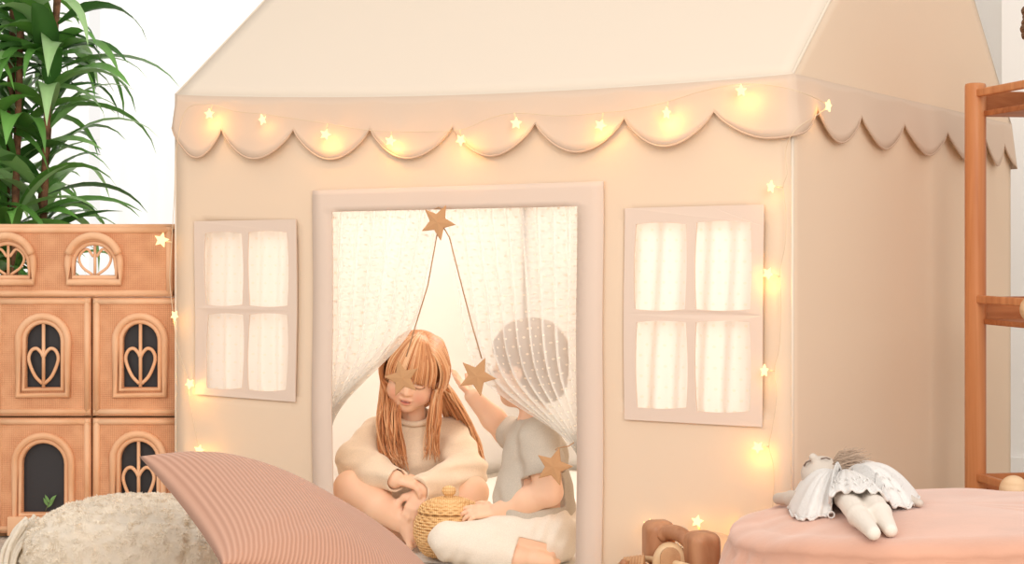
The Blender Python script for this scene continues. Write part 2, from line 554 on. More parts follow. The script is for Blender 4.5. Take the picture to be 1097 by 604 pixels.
# ================================================================== play tent
CX, CY = 0.608, 4.0
U = Vector((-0.8746, 0.4848, 0)); V = Vector((0.4848, 0.8746, 0))
TW, TD = 1.70, 1.90
RIDGE = 1.887
def eave(u):
    t = min(max(u / TW, 0), 1)
    return 1.150 + 0.022 * t - 0.024 * math.sin(PI * t) ** 0.8
def disp(u, z):
    e = min(1, max(0, min(u, TW - u) / 0.12)) * min(1, max(0, (1.15 - z) / 0.3))
    return e * (0.004 * math.sin(5.2 * u + 2.1 * z + 0.4) + 0.003 * math.sin(11 * z + 3 * u))
def S(u, z, off=0.0):
    p = Vector((CX, CY, 0)) + U * u - V * (off + disp(u, z)); p.z = z
    return p
def T(u, v, z):
    p = Vector((CX, CY, 0)) + U * u + V * v; p.z = z
    return p
def pf(px, py, off=0.0):
    r = (px - HX) / F
    cx, cy = CX - V.x * off, CY - V.y * off
    u = (cx - r * cy) / (r * U.y - U.x)
    return u, CAM_Z - (py - HY) / F * (cy + U.y * u)
def ps(px, py):
    r = (px - HX) / F
    v = (CX - r * CY) / (r * V.y - V.x)
    return v, CAM_Z - (py - HY) / F * (CY + V.y * v)

tent = empty('play_tent', T(TW / 2, TD / 2, 0), 'large cream canvas playhouse tent with a scalloped valance and taupe window frames', 'tent')
DO = [pf(338, 204), pf(647, 194)]; DI = [pf(359, 227), pf(619, 221)]
def wall_grid(name, us, zs, holes, fn, mat, solid=0.003):
    mb = MB(); idx = {}; vs = []; fs = []
    for i, u in enumerate(us):
        for j, z in enumerate(zs):
            idx[i, j] = len(vs); vs.append(fn(u, z))
    for i in range(len(us) - 1):
        for j in range(len(zs) - 1):
            um, zm = (us[i] + us[i + 1]) / 2, (zs[j] + zs[j + 1]) / 2
            if any(h[0] < um < h[1] and h[2] < zm < h[3] for h in holes): continue
            fs.append((idx[i, j], idx[i + 1, j], idx[i + 1, j + 1], idx[i, j + 1]))
    mb.add(vs, fs)
    return mb.build(name, mat, tent, solid=solid)
def breaks(a, b, extra, step=0.035):
    ex = sorted([a, b] + list(extra)); out = []
    for p, q in zip(ex, ex[1:]):
        k = max(1, int(round((q - p) / step)))
        out += [p + (q - p) * i / k for i in range(k)]
    return out + [b]
wl = [pf(215, 242), pf(316, 425)]; wr = [pf(675, 230), pf(814, 446)]
holes = [(DI[1][0] - 0.02, DI[0][0] + 0.02, -1, (DI[0][1] + DI[1][1]) / 2 + 0.02),
         (wl[1][0], wl[0][0], wl[1][1], wl[0][1]), (wr[1][0], wr[0][0], wr[1][1], wr[0][1])]
us = breaks(0, TW, [x for h in holes for x in h[:2]])
zs = breaks(0, 1.15, [holes[0][3], holes[1][2], holes[1][3], holes[2][2], holes[2][3]])
wall_grid('front_wall', us, zs, holes, lambda u, z: S(u, z + (eave(u) - 1.15) * z / 1.15), M_tent)
gz = lambda v: 1.15 + (RIDGE - 1.15) * (1 - abs(2 * v / TD - 1))
def side(u0, sgn):
    def fn(v, z):
        e = min(1, max(0, min(v, TD - v) / 0.2))
        return T(u0 + sgn * e * (0.002 * math.sin(5 * v + 3 * z) + 0.001 * math.sin(9 * z)), v, z * gz(v))
    return fn
sv = breaks(0, TD, [TD / 2]); sz = breaks(0, 1, [])
wall_grid('side_wall', sv, sz, [], side(0, 1), M_tent)
wall_grid('side_wall', sv, sz, [], side(TW, 1), M_tent_lit)
wall_grid('back_wall', breaks(0, TW, []), breaks(0, 1.15, []), [], lambda u, z: T(u, TD, z), M_tent_lit)
# roof slopes
def roof_front(a, b):
    u = a * TW; p = T(u, TD / 2 * b, eave(u) + (RIDGE - eave(u)) * b)
    p.z -= 0.012 * math.sin(PI * b) * math.sin(PI * a); return p
def roof_back(a, b):
    u = a * TW; return T(u, TD - TD / 2 * b, 1.15 + (RIDGE - 1.15) * b)
mb = MB(); mb.grid(roof_front, 40, 24); mb.build('roof_slope', M_roof, tent, solid=0.003)
mb = MB(); mb.grid(roof_back, 30, 12); mb.build('roof_slope', M_roof, tent, solid=0.003)
mb = MB()
mb.tube([T(0, 0, eave(0)), T(0, TD / 2, RIDGE), T(0, TD, 1.15)], 0.004, 6)
mb.tube([T(TW, 0, eave(TW)), T(TW, TD / 2, RIDGE), T(TW, TD, 1.15)], 0.004, 6)
mb.tube([roof_front(i / 30, 0) for i in range(31)], 0.0035, 6)
mb.tube([T(0, 0, 0), T(0, 0, 1.15)], 0.0035, 6)
mb.tube([T(TW, 0, 0), T(TW, 0, 1.17)], 0.0035, 6)
mb.build('seam_piping', M_roof, tent)

# valance: s runs along the eaves, s = -u on the front, s = v on the side
cf = [-pf(x, 130)[0] for x in (240, 318, 400, 487, 577, 671, 767)]
cs = [ps(x, 125)[0] for x in (868, 916, 963, 1009)]
step = cs[-1] - cs[-2]
while cs[-1] + step * 1.05 < TD + TW + TD: 
    step = min(0.24, max(step, 0.2)) if cs[-1] > 1.2 else step * 1.03
    cs.append(cs[-1] + step)
cusps = [cf[0] - 0.15] + cf + cs
PER = 2 * (TW + TD)
def vpath(s):
    """point on the eave line, outward normal, eave height"""
    if s < 0:
        u = -s
        if u <= TW: return T(u, 0, 0), -V, eave(u)
    if s < 0: s += PER
    if s <= TD: return T(0, s, 0), -U, 1.15
    if s <= TD + TW: return T(s - TD, TD, 0), V, 1.15
    if s <= 2 * TD + TW: return T(TW, 2 * TD + TW - s, 0), U, 1.172
    return T(PER - s, 0, 0), -V, eave(PER - s)
def vdrop(s):
    for a, b in zip(cusps, cusps[1:]):
        if a <= s <= b:
            t = (s - a) / (b - a); k = min(max(-s / TW, 0), 1)
            lo = 0.066 + 0.02 * k; hi = 0.136 + 0.026 * k
            return lo + (hi - lo) * abs(math.sin(PI * t)) ** 0.8
    return 0.07
s0, s1 = cusps[0], cusps[-1]
ss = []
for a, b in zip(cusps, cusps[1:]):
    k = 18 if b < TD + 0.2 else 10
    ss += [a + (b - a) * i / k for i in range(k)]
ss.append(s1)
def vpoint(s, f, extra=0.0):
    """f: 0 at the eave, 1 at the scalloped edge"""
    p, n, ez = vpath(s)
    # round the corners a little
    for sc, n1, n2 in ((0, -V, -U), (-TW, U, -V), (TD, -U, V), (TD + TW, V, U)):
        d = s - sc
        if abs(d) < 0.04:
            w = 0.5 + d / 0.08; n = (n1 * (1 - w) + n2 * w); n = n / max(n.length, 0.7)
    d = vdrop(s)
    off = 0.004 + 0.018 * f * d / 0.15 + 0.004 * f * math.sin(s * 17) + extra
    q = p + n * off; q.z = ez - d * f
    return q
if s0 < -TW:
    def vp0(s): pass
mb = MB(); R_ = 7
mb.add([vpoint(s, j / R_) for s in ss for j in range(R_ + 1)],
       [(i * (R_ + 1) + j, (i + 1) * (R_ + 1) + j, (i + 1) * (R_ + 1) + j + 1, i * (R_ + 1) + j + 1) for i in range(len(ss) - 1) for j in range(R_)])
val = mb.build('valance', M_val, tent, solid=0.003)
mb = MB(); mb.tube([vpoint(s, 1.0) for s in ss], 0.0026, 6); mb.build('hem_piping', M_hem, val)

# taupe door surround and window frames
def edge(p, q, k, bulge=0.0):
    """k points from p towards q (frame pixels), bowed outwards by bulge"""
    dx, dy = q[0] - p[0], q[1] - p[1]; L = math.hypot(dx, dy)
    return [(p[0] + dx * i / k + dy / L * bulge * math.sin(PI * i / k), p[1] + dy * i / k - dx / L * bulge * math.sin(PI * i / k)) for i in range(k)]
def loop(pts, k, bulge=0.0):
    out = []
    for a, b in zip(pts, pts[1:] + pts[:1]): out += edge(a, b, k, bulge)
    return out
def flat_on_front(mb, loops, off, th):
    mb.plate([[pf(*p) for p in lp] for lp in loops], lambda u, z: S(u, z, off), th, -V)
ybot = 640
u_o0, u_o1, u_i0, u_i1 = DO[0][0], DO[1][0], DI[0][0], DI[1][0]
zo0, zo1, zi0, zi1 = DO[0][1], DO[1][1], DI[0][1], DI[1][1]
mb = MB()
def lerp(a, b, t): return a + (b - a) * t
du = breaks(u_o1, u_o0, [u_i1, u_i0], 0.03); dt = [i / 34 for i in range(35)] + [1 + i / 4 for i in range(1, 5)]
def surround(u, t):
    ti = min(1, max(0, (u_i0 - u) / (u_i0 - u_i1))); to = (u_o0 - u) / (u_o0 - u_o1)
    zi = lerp(zi0, zi1, ti)
    return S(u, 0.004 + (zi - 0.004) * t if t <= 1 else lerp(zi, lerp(zo0, zo1, to), t - 1), 0.008)
wall_grid('door_surround', du, dt, [(u_i1, u_i0, -1, 1)], surround, M_trim, 0.004)
def window(outer, panes):
    mb = MB()
    flat_on_front(mb, [loop(outer, 10)] + [loop(p, 8, 1.6) for p in panes], 0.007, 0.004)
    return mb.build('window_frame', M_trim, tent, smooth=False)
def rect(a, b, c, d): return [(a, b), (c, b), (c, d), (a, d)]
window([(210, 237), (320, 235), (320, 430), (211, 422)], [rect(222, 250, 261, 326), rect(269, 249, 310, 327), rect(224, 337, 262, 415), rect(269, 337, 310, 417)])
window([(670, 223), (820, 219), (818, 457), (670, 449)], [rect(682, 240, 736, 331), rect(748, 238, 806, 331), rect(684, 345, 737, 436), rect(748, 345, 805, 440)])

# tulle behind the windows
def win_tulle(a, b, lab, ph):
    (ua, za), (ub, zb) = pf(*a), pf(*b)
    def fn(i, j):
        u = ua + (ub - ua) * i; z = zb + (za - zb) * j
        return S(u, z, -0.035 - 0.012 * math.sin(i * 38 + ph + 1.3 * math.sin(3 * j + ph)) * (0.5 + 0.5 * (1 - j)))
    c = grid_uv('tulle_curtain', fn, 90, 12, M_tulle2)
    tag(c, lab, 'curtain', 'dotted tulle curtains of the tent')
    mb = MB(); mb.tube([fn(i / 40, 1.0) for i in range(41)], 0.004, 6); mb.build('top_hem', M_sheer, c)
    return c
win_tulle((208, 232), (324, 436), 'gathered dotted tulle curtain behind the smaller four-pane window beside the wicker dollhouse', 0.4)
win_tulle((664, 218), (826, 462), 'gathered dotted tulle curtain behind the larger four-pane window near the tent corner', 1.9)

# door curtains: each swept to one side
def door_tulle(side_path, edge_path, lab, off, npl, ph):
    a = cr(side_path, 60); b = cr(edge_path, 60)
    def fn(i, j):
        k = min(60, int(round(j * 60)))
        # gather: folds spread along the sweep
        ti = i + 0.02 * math.sin(i * 19 + ph)
        p = a[k] * (1 - ti) + b[k] * ti
        sag = math.sin(PI * ti) * 0.018 * j
        w = 0.010 + 0.010 * math.sin(PI * min(1, j * 1.1))
        p = p - V * (w * math.sin(ti * npl * 2 * PI + ph + 0.8 * math.sin(5 * j + ph)) + 0.004 * math.sin(ti * 61 + 3 * j))
        p.z -= sag
        return p
    c = grid_uv('tulle_curtain', fn, 130, 60, M_tulle)
    tag(c, lab, 'curtain', 'dotted tulle curtains of the tent')
    mb = MB(); mb.tube([fn(i / 60, 0.0) for i in range(61)], 0.004, 6); mb.build('top_hem', M_sheer, c)
    return c, fn
def pd(px, py, off):
    u, z = pf(px, py, off); return S(u, z, off)
OFF = -0.028
cl, cl_fn = door_tulle([pd(352, 222, OFF), pd(352, 300, OFF), pd(352, 380, OFF), pd(350, 452, OFF), pd(346, 520, OFF)],
           [pd(474, 222, OFF), pd(460, 290, OFF), pd(438, 356, OFF), pd(358, 444, OFF), pd(349, 520, OFF)],
           'dotted tulle door curtain swept aside beside the girl with red hair', OFF, 7, 0.5)
cr_c, cr_fn = door_tulle([pd(628, 218, OFF), pd(628, 300, OFF), pd(628, 390, OFF), pd(630, 472, OFF), pd(636, 540, OFF)],
           [pd(480, 222, OFF), pd(494, 310, OFF), pd(521, 402, OFF), pd(612, 474, OFF), pd(632, 540, OFF)],
           "dotted tulle door curtain draped over the toddler's head", OFF, 9, 1.1)

# padded mat inside the tent
def mat_fn(a, b):
    u = 0.06 + (TW - 0.12) * a; v = 0.06 + (TD - 0.12) * b
    e = min(1, min(a, 1 - a, b, 1 - b) / 0.04)
    return T(u, v, 0.001 + 0.011 * math.sqrt(e))
mb = MB(); mb.grid(mat_fn, 60, 60)
M_mat = mk('mat_cotton', (248, 243, 235), 0.95, bump=(160, 0.4, 0.006))
tag(mb.build('play_mat', M_mat), 'thin off-white padded mat on the floor inside the tent', 'mat')
# ================================================================== kraft stars
def star_loop(r, rot=0.0, k=0.45):
    return [(math.sin(2 * PI * i / 10 + rot) * (r if i % 2 == 0 else r * k), math.cos(2 * PI * i / 10 + rot) * (r if i % 2 == 0 else r * k)) for i in range(10)]
def star_deco(c, r, rot, lab, cord, face=None):
    n = (face or Vector((-0.25, -1, 0.05))).normalized()
    ex = n.cross(Vector((0, 0, 1))).normalized() * -1; ez = ex.cross(n).normalized() * -1
    ez = Vector((0, 0, 1)) - n * n.z; ez.normalize(); ex = ez.cross(n) * -1
    ex = n.cross(ez) * -1
    o = Vector(c)
    mb = MB()
    lp = star_loop(r, rot)
    f = [o + ex * x + ez * y for x, y in lp]
    k = 10
    vs = [p + n * 0.003 for p in f] + [p - n * 0.003 for p in f] + [o + n * 0.006, o - n * 0.006]
    fs = []
    for i in range(k):
        j = (i + 1) % k
        fs += [(i, j, 20), (k + j, k + i, 21), (i, j, k + j, k + i)]
    mb.add(vs, fs)
    s = mb.build('felt_star', M_kraft, smooth=False, bevel=0.0015, origin=o)
    tag(s, lab, 'star', 'kraft stars on the tent door')
    if cord:
        mb = MB(); mb.tube(cord, 0.0017, 6); mb.build('cord', M_cord, s)
    return s
CO = 0.016
star_deco(pd(469, 238, 0.03), 0.045, 0.45, 'brown kraft star pinned to the top of the door surround', [pd(466, 224, 0.02), pd(470, 222, 0.012), pd(476, 226, 0.012)])
ls = pd(432, 405, 0.03)
star_deco(ls, 0.046, -0.25, "brown kraft star hanging over the girl's eye", [pd(469, 246, 0.022), pd(458, 306, 0.012), pd(444, 354, 0.014), pd(436, 382, 0.026)])
star_deco(pd(511, 403, 0.03), 0.048, 0.42, "brown kraft star hanging at the toddler's raised fingertips", [pd(474, 242, 0.022), pd(481, 254, 0.016), pd(491, 294, 0.014), pd(505, 346, 0.014), pd(516, 384, 0.026)])
star_deco(pd(592, 500, 0.03), 0.046, 0.28, "brown kraft star hanging against the toddler's upper arm", [pd(614, 474, 0.004), pd(608, 478, 0.012), pd(596, 480, 0.02), pd(594, 482, 0.028)])

# ================================================================== star string lights
ST = empty('string_lights', T(0, 0, 0), 'warm star-shaped fairy light string draped along the tent valance and corners', 'string lights')
def along(px, py, off):     # on the front
    u, z = pf(px, py, off); return S(u, z, off)
def vside(px, py, off):
    v, z = ps(px, py); return T(-off, v, z)
VO = 0.042
bul = [(along(224, 122, VO), 0.0, 0), (along(281, 128, VO), 0.9, 1.25), (along(349, 144, VO), 0.3, 0.5), (along(419, 151, VO), 0.2, 0.4),
       (along(494, 150, VO), 0.6, 0.9), (along(553, 132, VO), 0.05, 0.0), (along(643, 134, VO), 0.4, 0.5), (along(714, 121, VO), 0.0, 1.1),
       (along(794, 97, VO), 1.2, 0.7), (vside(868, 114, VO), 0.2, 1.2),
       (along(826, 200, 0.035), 1.4, 1.1), (along(823, 293, 0.03), 0.5, 0.6), (along(819, 397, 0.035), 1.3, 1.1), (along(812, 479, 0.03), 0.7, 0.4),
       (along(796, 566, 0.03), 0.3, 0.4), (along(748, 558, 0.03), 0.2, 0.3), (along(696, 562, 0.03), 0.2, 0.3),
       (P(173, 257, 4.80), 0.25, 0.2), (P(187, 338, 4.79), 0.6, 1.3), (along(203, 411, 0.035), 0.8, 1.0), (along(214, 482, 0.03), 0.3, 0.5)]
wire = [along(214, 482, 0.02), along(205, 440, 0.02), along(200, 405, 0.02), P(190, 372, 4.79), P(186, 340, 4.79), P(182, 300, 4.80), P(184, 262, 4.80), P(187, 205, 4.79), P(189, 160, 4.78),
        along(199, 118, 0.036)]
for px, py in ((224, 112), (252, 119), (281, 122), (315, 127), (349, 132), (384, 138), (419, 141), (456, 141), (494, 139), (524, 127), (553, 121), (598, 124), (643, 121), (678, 117), (714, 109), (754, 97), (794, 90), (830, 92)):
    wire.append(along(px, py, 0.037))
wire += [T(-0.034, -0.034, P(0, 101, 4.0).z), vside(868, 112, 0.036), vside(862, 122, 0.034), T(-0.018, -0.03, P(0, 140, 4.0).z)]
for px, py in ((842, 160), (843, 186), (839, 200), (842, 228), (841, 262), (836, 292), (837, 330), (835, 372), (830, 395), (832, 425), (828, 456), (824, 478), (829, 500), (829, 530), (825, 552), (808, 568), (796, 576), (770, 570), (748, 568), (720, 574), (696, 572)):
    wire.append(along(px, py, 0.018))
wc = cr(wire, len(wire) * 6)
mb = MB(); mb.tube(wc, 0.0010, 5); mb.build('wire', M_wire, ST)
LAMP = bpy.data.lights.new('star_glow', 'POINT'); LAMP.energy = GLOW; LAMP.color = (1.0, 0.47, 0.09); LAMP.shadow_soft_size = 0.008
LAMP2 = LAMP.copy(); LAMP2.energy = GLOW * 0.3
for i, (c, rz, yaw) in enumerate(bul):
    mb = MB()
    n = Matrix.Rotation(yaw, 3, 'Z') @ Vector((-0.3, -1, 0)).normalized()
    ez = Vector((0, 0, 1)); ex = ez.cross(n)
    R = 0.0150 if i not in (17,) else 0.021
    lp = star_loop(R, rz, 0.48); k = 10
    f = [c + ex * x + ez * y for x, y in lp]
    vs = [p + n * 0.002 for p in f] + [p - n * 0.002 for p in f] + [c + n * 0.006, c - n * 0.006]
    fs = []
    for a in range(k):
        b = (a + 1) % k; fs += [(a, b, 20), (k + b, k + a, 21), (a, b, k + b, k + a)]
    mb.add(vs, fs)
    bo = mb.build('star_bulb', M_bulb, ST, smooth=False, bevel=0.001)
    near = min(wc, key=lambda q: (q - c).length)
    d = (near - c)
    if d.length > 0.004:
        mb = MB(); mb.tube([c + d.normalized() * min(0.012, d.length * 0.5), near], 0.002, 6); mb.build('bulb_cap', M_cap, bo)
    lo = bpy.data.objects.new('star_glow', LAMP2 if i in (1, 5, 9, 10, 12, 15, 16, 17, 18) else LAMP); COL.objects.link(lo)
    lo.location = c - V * 0.006 + Vector((0, 0, -0.014))
    lo.parent = ST; lo.matrix_parent_inverse = world_of(ST).inverted()

# ================================================================== rattan dollhouse
DH = 4.9
def dx(px): return (px - HX) / F * DH
def dz(py): return max(0.0, CAM_Z - (py - HY) / F * DH)
DHX0, DHX1 = dx(-116), dx(203)
dh = empty('rattan_dollhouse', ((DHX0 + DHX1) / 2, DH + 0.17, 0), 'large honey-coloured woven rattan dollhouse with arched windows standing left of the tent', 'dollhouse')
def arch(cx, zb, w, h, k=14):
    """outline of an arched opening, foot at zb, half width w, total height h"""
    s = h - w
    pts = [(cx - w, zb), (cx + w, zb), (cx + w, zb + s)]
    pts += [(cx + w * math.cos(PI * i / k), zb + s + w * math.sin(PI * i / k)) for i in range(1, k)]
    pts += [(cx - w, zb + s)]
    return pts
zt, zm1, zm2 = dz(318.5), dz(447), 0.012
mb = MB()
t = 0.014
for x in (DHX0 + t / 2, dx(-9), dx(98), DHX1 - t / 2):
    mb.box((x, DH + 0.18, (zt + 0.004) / 2), (t, 0.30, zt - 0.004))
for z in (0.008, zm1, zt - 0.008):
    mb.box(((DHX0 + DHX1) / 2, DH + 0.18, z), (DHX1 - DHX0, 0.30, t))
mb.build('cabinet', M_cabin, dh, smooth=False, bevel=0.003)
mb = MB(); mb.box(((DHX0 + DHX1) / 2, DH + 0.325, zt / 2), (DHX1 - DHX0 - 0.004, 0.008, zt - 0.01)); mb.build('back_panel', M_cabin, dh, smooth=False)
def rim(mb, x0, x1, z0, z1, y, r):
    i = r
    for a, b in (((x0, z0 + i), (x1, z0 + i)), ((x0, z1 - i), (x1, z1 - i))):
        mb.tube([(a[0], y, a[1]), (b[0], y, b[1])], r, 10)
    for x in (x0 + i, x1 - i):
        mb.tube([(x, y, z0), (x, y, z1)], r, 10)
def heart(mb, cx, zb, w, h, y, r, top):
    """central rod and two loops that rise from the foot"""
    mb.tube([(cx, y, zb), (cx, y, zb + h)], r, 8)
    for s in (-1, 1):
        pts = [(cx + s * 0.08 * w, y, zb + 0.01), (cx + s * 0.52 * w, y, zb + 0.32 * top), (cx + s * 0.86 * w, y, zb + 0.72 * top), (cx + s * 0.72 * w, y, zb + 0.96 * top),
               (cx + s * 0.40 * w, y, zb + 1.02 * top), (cx + s * 0.12 * w, y, zb + 0.90 * top), (cx + s * 0.02 * w, y, zb + 0.80 * top)]
        mb.tube(cr(pts, 24), r, 8)
def door(x0, x1, z0, z1, cx, zb, w, h, lattice, tall=False):
    mb = MB()
    mb.plate([[(x0, z0), (x1, z0), (x1, z1), (x0, z1)], arch(cx, zb, w, h)], lambda x, z: (x, DH + 0.012, z), 0.014, (0, 1, 0))
    d = mb.build('door_panel', M_rattan, dh, smooth=False)
    mb = MB(); rim(mb, x0 + 0.002, x1 - 0.002, z0 + 0.002, z1 - 0.002, DH + 0.007, 0.0085); mb.build('edge_cane', M_cane, d)
    mb = MB()
    r = 0.0100
    for kk, g, yy in ((0, 0.0205, 0.0), (1, 0.007, 0.004)):
        lp = arch(cx, zb - (g if kk == 0 else 0.006), w + g, h + g + (g if kk == 0 else 0.006))
        mb.tube([(x, DH + yy, z) for x, z in lp], r if kk == 0 else 0.007, 8, closed=True)
    if tall:
        mb.box((cx, DH - 0.002, zb - 0.034), (2 * w + 0.07, 0.034, 0.05))
    mb.build('window_surround', M_cane, d, bevel=0.004 if tall else 0)
    mb = MB(); mb.plate([arch(cx, zb - 0.002, w + 0.004, h + 0.006)], lambda x, z: (x, DH + 0.026, z), 0.004, (0, 1, 0)); mb.build('dark_backing', M_dark, d, smooth=False)  # dark grey sheet just behind the arched opening
    if lattice:
        mb = MB(); heart(mb, cx, zb, w, h, DH + 0.006, 0.0048, h * 0.60); mb.build('heart_lattice', M_cane, d)
    return d
colx = [(-112, -8.5), (-7, 97), (99, 201)]
ccx = [-60, 46, 150]
for (a, b), c in zip(colx, ccx):
    door(dx(a), dx(b), zm1 + 0.004, zt - 0.001, dx(c), dz(415), 0.0455, dz(347) - dz(415), True)
    tall = c != 150
    if tall: door(dx(a), dx(b), 0.014, zm1 - 0.002, dx(c), dz(549), 0.055, dz(475) - dz(549), False, True)
    else: door(dx(a), dx(b), 0.014, zm1 - 0.002, dx(c - 2), dz(545), 0.0475, dz(473) - dz(545), True)
# attic panel on top, open behind
mb = MB()
ax0, ax1, az0, az1 = dx(-112), dx(184.5), zt + 0.002, dz(243)
wn = [(8, 296), (101, 296), (-85, 296)]
mb.plate([[(ax0, az0), (ax1, az0), (ax1, az1), (ax0, az1)]] + [arch(dx(c), dz(y), 0.053, dz(262) - dz(y)) for c, y in wn], lambda x, z: (x, DH + 0.012, z), 0.014, (0, 1, 0))
at = mb.build('attic_panel', M_rattan, dh, smooth=False)
mb = MB(); rim(mb, ax0, ax1, az0, az1, DH + 0.007, 0.009); mb.tube([(dx(-112), DH + 0.018, az1), (dx(187), DH + 0.018, az1)], 0.008, 8)
mb.tube([(dx(186.5), DH + 0.02, az0), (dx(186.5), DH + 0.02, az1)], 0.007, 8); mb.build('edge_cane', M_cane, at)
for c, y in wn:
    mb = MB(); h = dz(262) - dz(y); cx = dx(c)
    lp = arch(cx, dz(y) - 0.015, 0.053 + 0.017, h + 0.033)
    mb.tube([(x, DH - 0.004, z) for x, z in lp], 0.0095, 8, closed=True)
    lp = arch(cx, dz(y) - 0.003, 0.053 + 0.005, h + 0.008)
    mb.tube([(x, DH + 0.003, z) for x, z in lp], 0.007, 8, closed=True)
    # eyebrow over the arch
    w2 = 0.070; zc = dz(y) + h - 0.053
    mb.tube([(cx + w2 * math.cos(a), DH - 0.012, zc + 0.006 + w2 * math.sin(a)) for a in [PI * (0.10 + 0.80 * i / 20) for i in range(21)]], 0.0105, 8)
    sr = mb.build('window_surround', M_cane, at)
    mb = MB()
    mb.tube([(cx, DH + 0.008, dz(y)), (cx, DH + 0.008, dz(y) + h)], 0.004, 8)
    for s in (-1, 1):
        mb.tube(cr([(cx + s * 0.004, DH + 0.008, dz(y) + h * 0.62), (cx + s * 0.022, DH + 0.008, dz(y) + h * 0.86), (cx + s * 0.042, DH + 0.008, dz(y) + h * 0.62), (cx + s * 0.034, DH + 0.008, dz(y) + h * 0.3), (cx + s * 0.006, DH + 0.008, dz(y) + 0.004)], 18), 0.0038, 8)
    mb.build('heart_lattice', M_cane, at)
# little sprig in the open arch of the lower door
sp = empty('leaf_sprig', (dx(52), DH + 0.01, dz(546)), 'tiny green sprig standing in the dark arched window low on the dollhouse', 'sprig')
M_sprig = mk('sprig_green', (120, 160, 96), 0.6)
M_twig = mk('sprig_stalk', (110, 120, 90), 0.7)
mb = MB(); b0 = Vector((dx(47), DH + 0.014, dz(549) + 0.001)); b1 = Vector((dx(53), DH + 0.006, dz(537)))
mb.tube([b0, (b0 + b1) / 2, b1], 0.0012, 5); mb.build('stalk', M_twig, sp)
mb = MB()
def leaf_shape(mb, base, d, up, L, w, droop=0.0, n=6, fold=0.25):
    d = d.normalized(); side_ = d.cross(up).normalized(); nn = side_.cross(d).normalized()
    vs = []
    for i in range(n + 1):
        t = i / n; ww = w * (math.sin(PI * min(1, t * 0.92 + 0.08)) ** 0.7) * (1 - t ** 6)
        dr = Vector((0, 0, -droop * t * t))
        c = base + d * (L * t) + dr
        vs += [c - side_ * ww + nn * ww * fold, c, c + side_ * ww + nn * ww * fold]
    fs = []
    for i in range(n):
        for k in range(2):
            a = i * 3 + k; fs.append((a, a + 1, a + 4, a + 3))
    mb.add(vs, fs)
for t, a in ((0.4, 1), (0.55, -1), (0.75, 1), (0.85, -1), (1.0, 1)):
    leaf_shape(mb, b0.lerp(b1, t), Vector((0.7 * a + 0.3, -0.3, 0.9)), Vector((0, -1, 0.2)), 0.026, 0.004)
mb.build('leaves', M_sprig, sp, solid=0.0006)
# ================================================================== potted palm behind the dollhouse
PB = Vector((-1.47, 5.62, 0))
plant = empty('potted_plant', PB, 'tall leafy green indoor plant with brown canes behind the dollhouse', 'plant')
M_cane_b = mk('brown_stem', (150, 104, 76), 0.8, var=(40, 0.35), bump=(90, 0.6, 0.006))
M_pot = mk('glazed_pot', (226, 220, 210), 0.5)
M_soil = mk('soil', (70, 52, 40), 1.0, bump=(60, 0.8, 0.02))
def mk_leaf():
    m = mk('leaf_green', (74, 116, 52), 0.36, trans=0.25, spec=0.5, attr='Col')
    return m
M_leaf = mk_leaf()
mb = MB(); mb.lathe(PB, [(0.10, 0.0), (0.135, 0.01), (0.165, 0.26), (0.175, 0.30), (0.155, 0.30), (0.145, 0.25)], 36); mb.build('pot', M_pot, plant)
mb = MB(); mb.lathe(PB, [(0.143, 0.235), (0.142, 0.25), (0.05, 0.262)], 30); mb.build('soil', M_soil, plant)
R1 = random.Random(11)
def leaf_arc(acc, base, az, el, L, w, droop, col, n=9, roll=0.0):
    h = Vector((math.cos(az), math.sin(az), 0)); p = Vector(base); e = el
    pts = [p.copy()]
    for i in range(n):
        d = h * math.cos(e) + Vector((0, 0, 1)) * math.sin(e)
        p = p + d * (L / n); pts.append(p.copy()); e -= droop / n * (0.5 + i / n)
    sd = Vector((-h.y, h.x, 0)); sd = Matrix.Rotation(roll, 3, h) @ sd
    vs, fs, cs = [], [], []
    for i, c in enumerate(pts):
        t = i / n
        ww = w * max(0.02, (min(1, t / 0.28) ** 0.8) * (1 - max(0, (t - 0.28) / 0.72) ** 1.7)) if t > 0 else w * 0.15
        nn = Vector((0, 0, 1)) * ww * 0.35
        vs += [c - sd * ww + nn, c, c + sd * ww + nn]
        k = 1.25 + 0.35 * t
        cs += [tuple(x * k for x in col), tuple(x * k * 1.18 for x in col), tuple(x * k for x in col)]
    for i in range(n):
        for k in range(2):
            a = i * 3 + k; fs.append((a, a + 1, a + 4, a + 3))
    b = len(acc[0]); acc[0].extend(tuple(v) for v in vs); acc[1].extend(tuple(i + b for i in f) for f in fs); acc[2].extend(cs)
canes = [(-0.16, -0.05, 1.98, -0.02), (-0.085, 0.03, 2.12, 0.03), (-0.03, -0.06, 1.72, 0.02), (0.01, 0.04, 2.05, 0.07), (0.045, -0.03, 1.36, 0.03), (-0.21, 0.03, 1.62, -0.06)]
GREENS = [(58, 96, 44), (80, 124, 56), (98, 146, 70), (68, 112, 52), (122, 160, 98), (140, 172, 118), (90, 134, 60)]
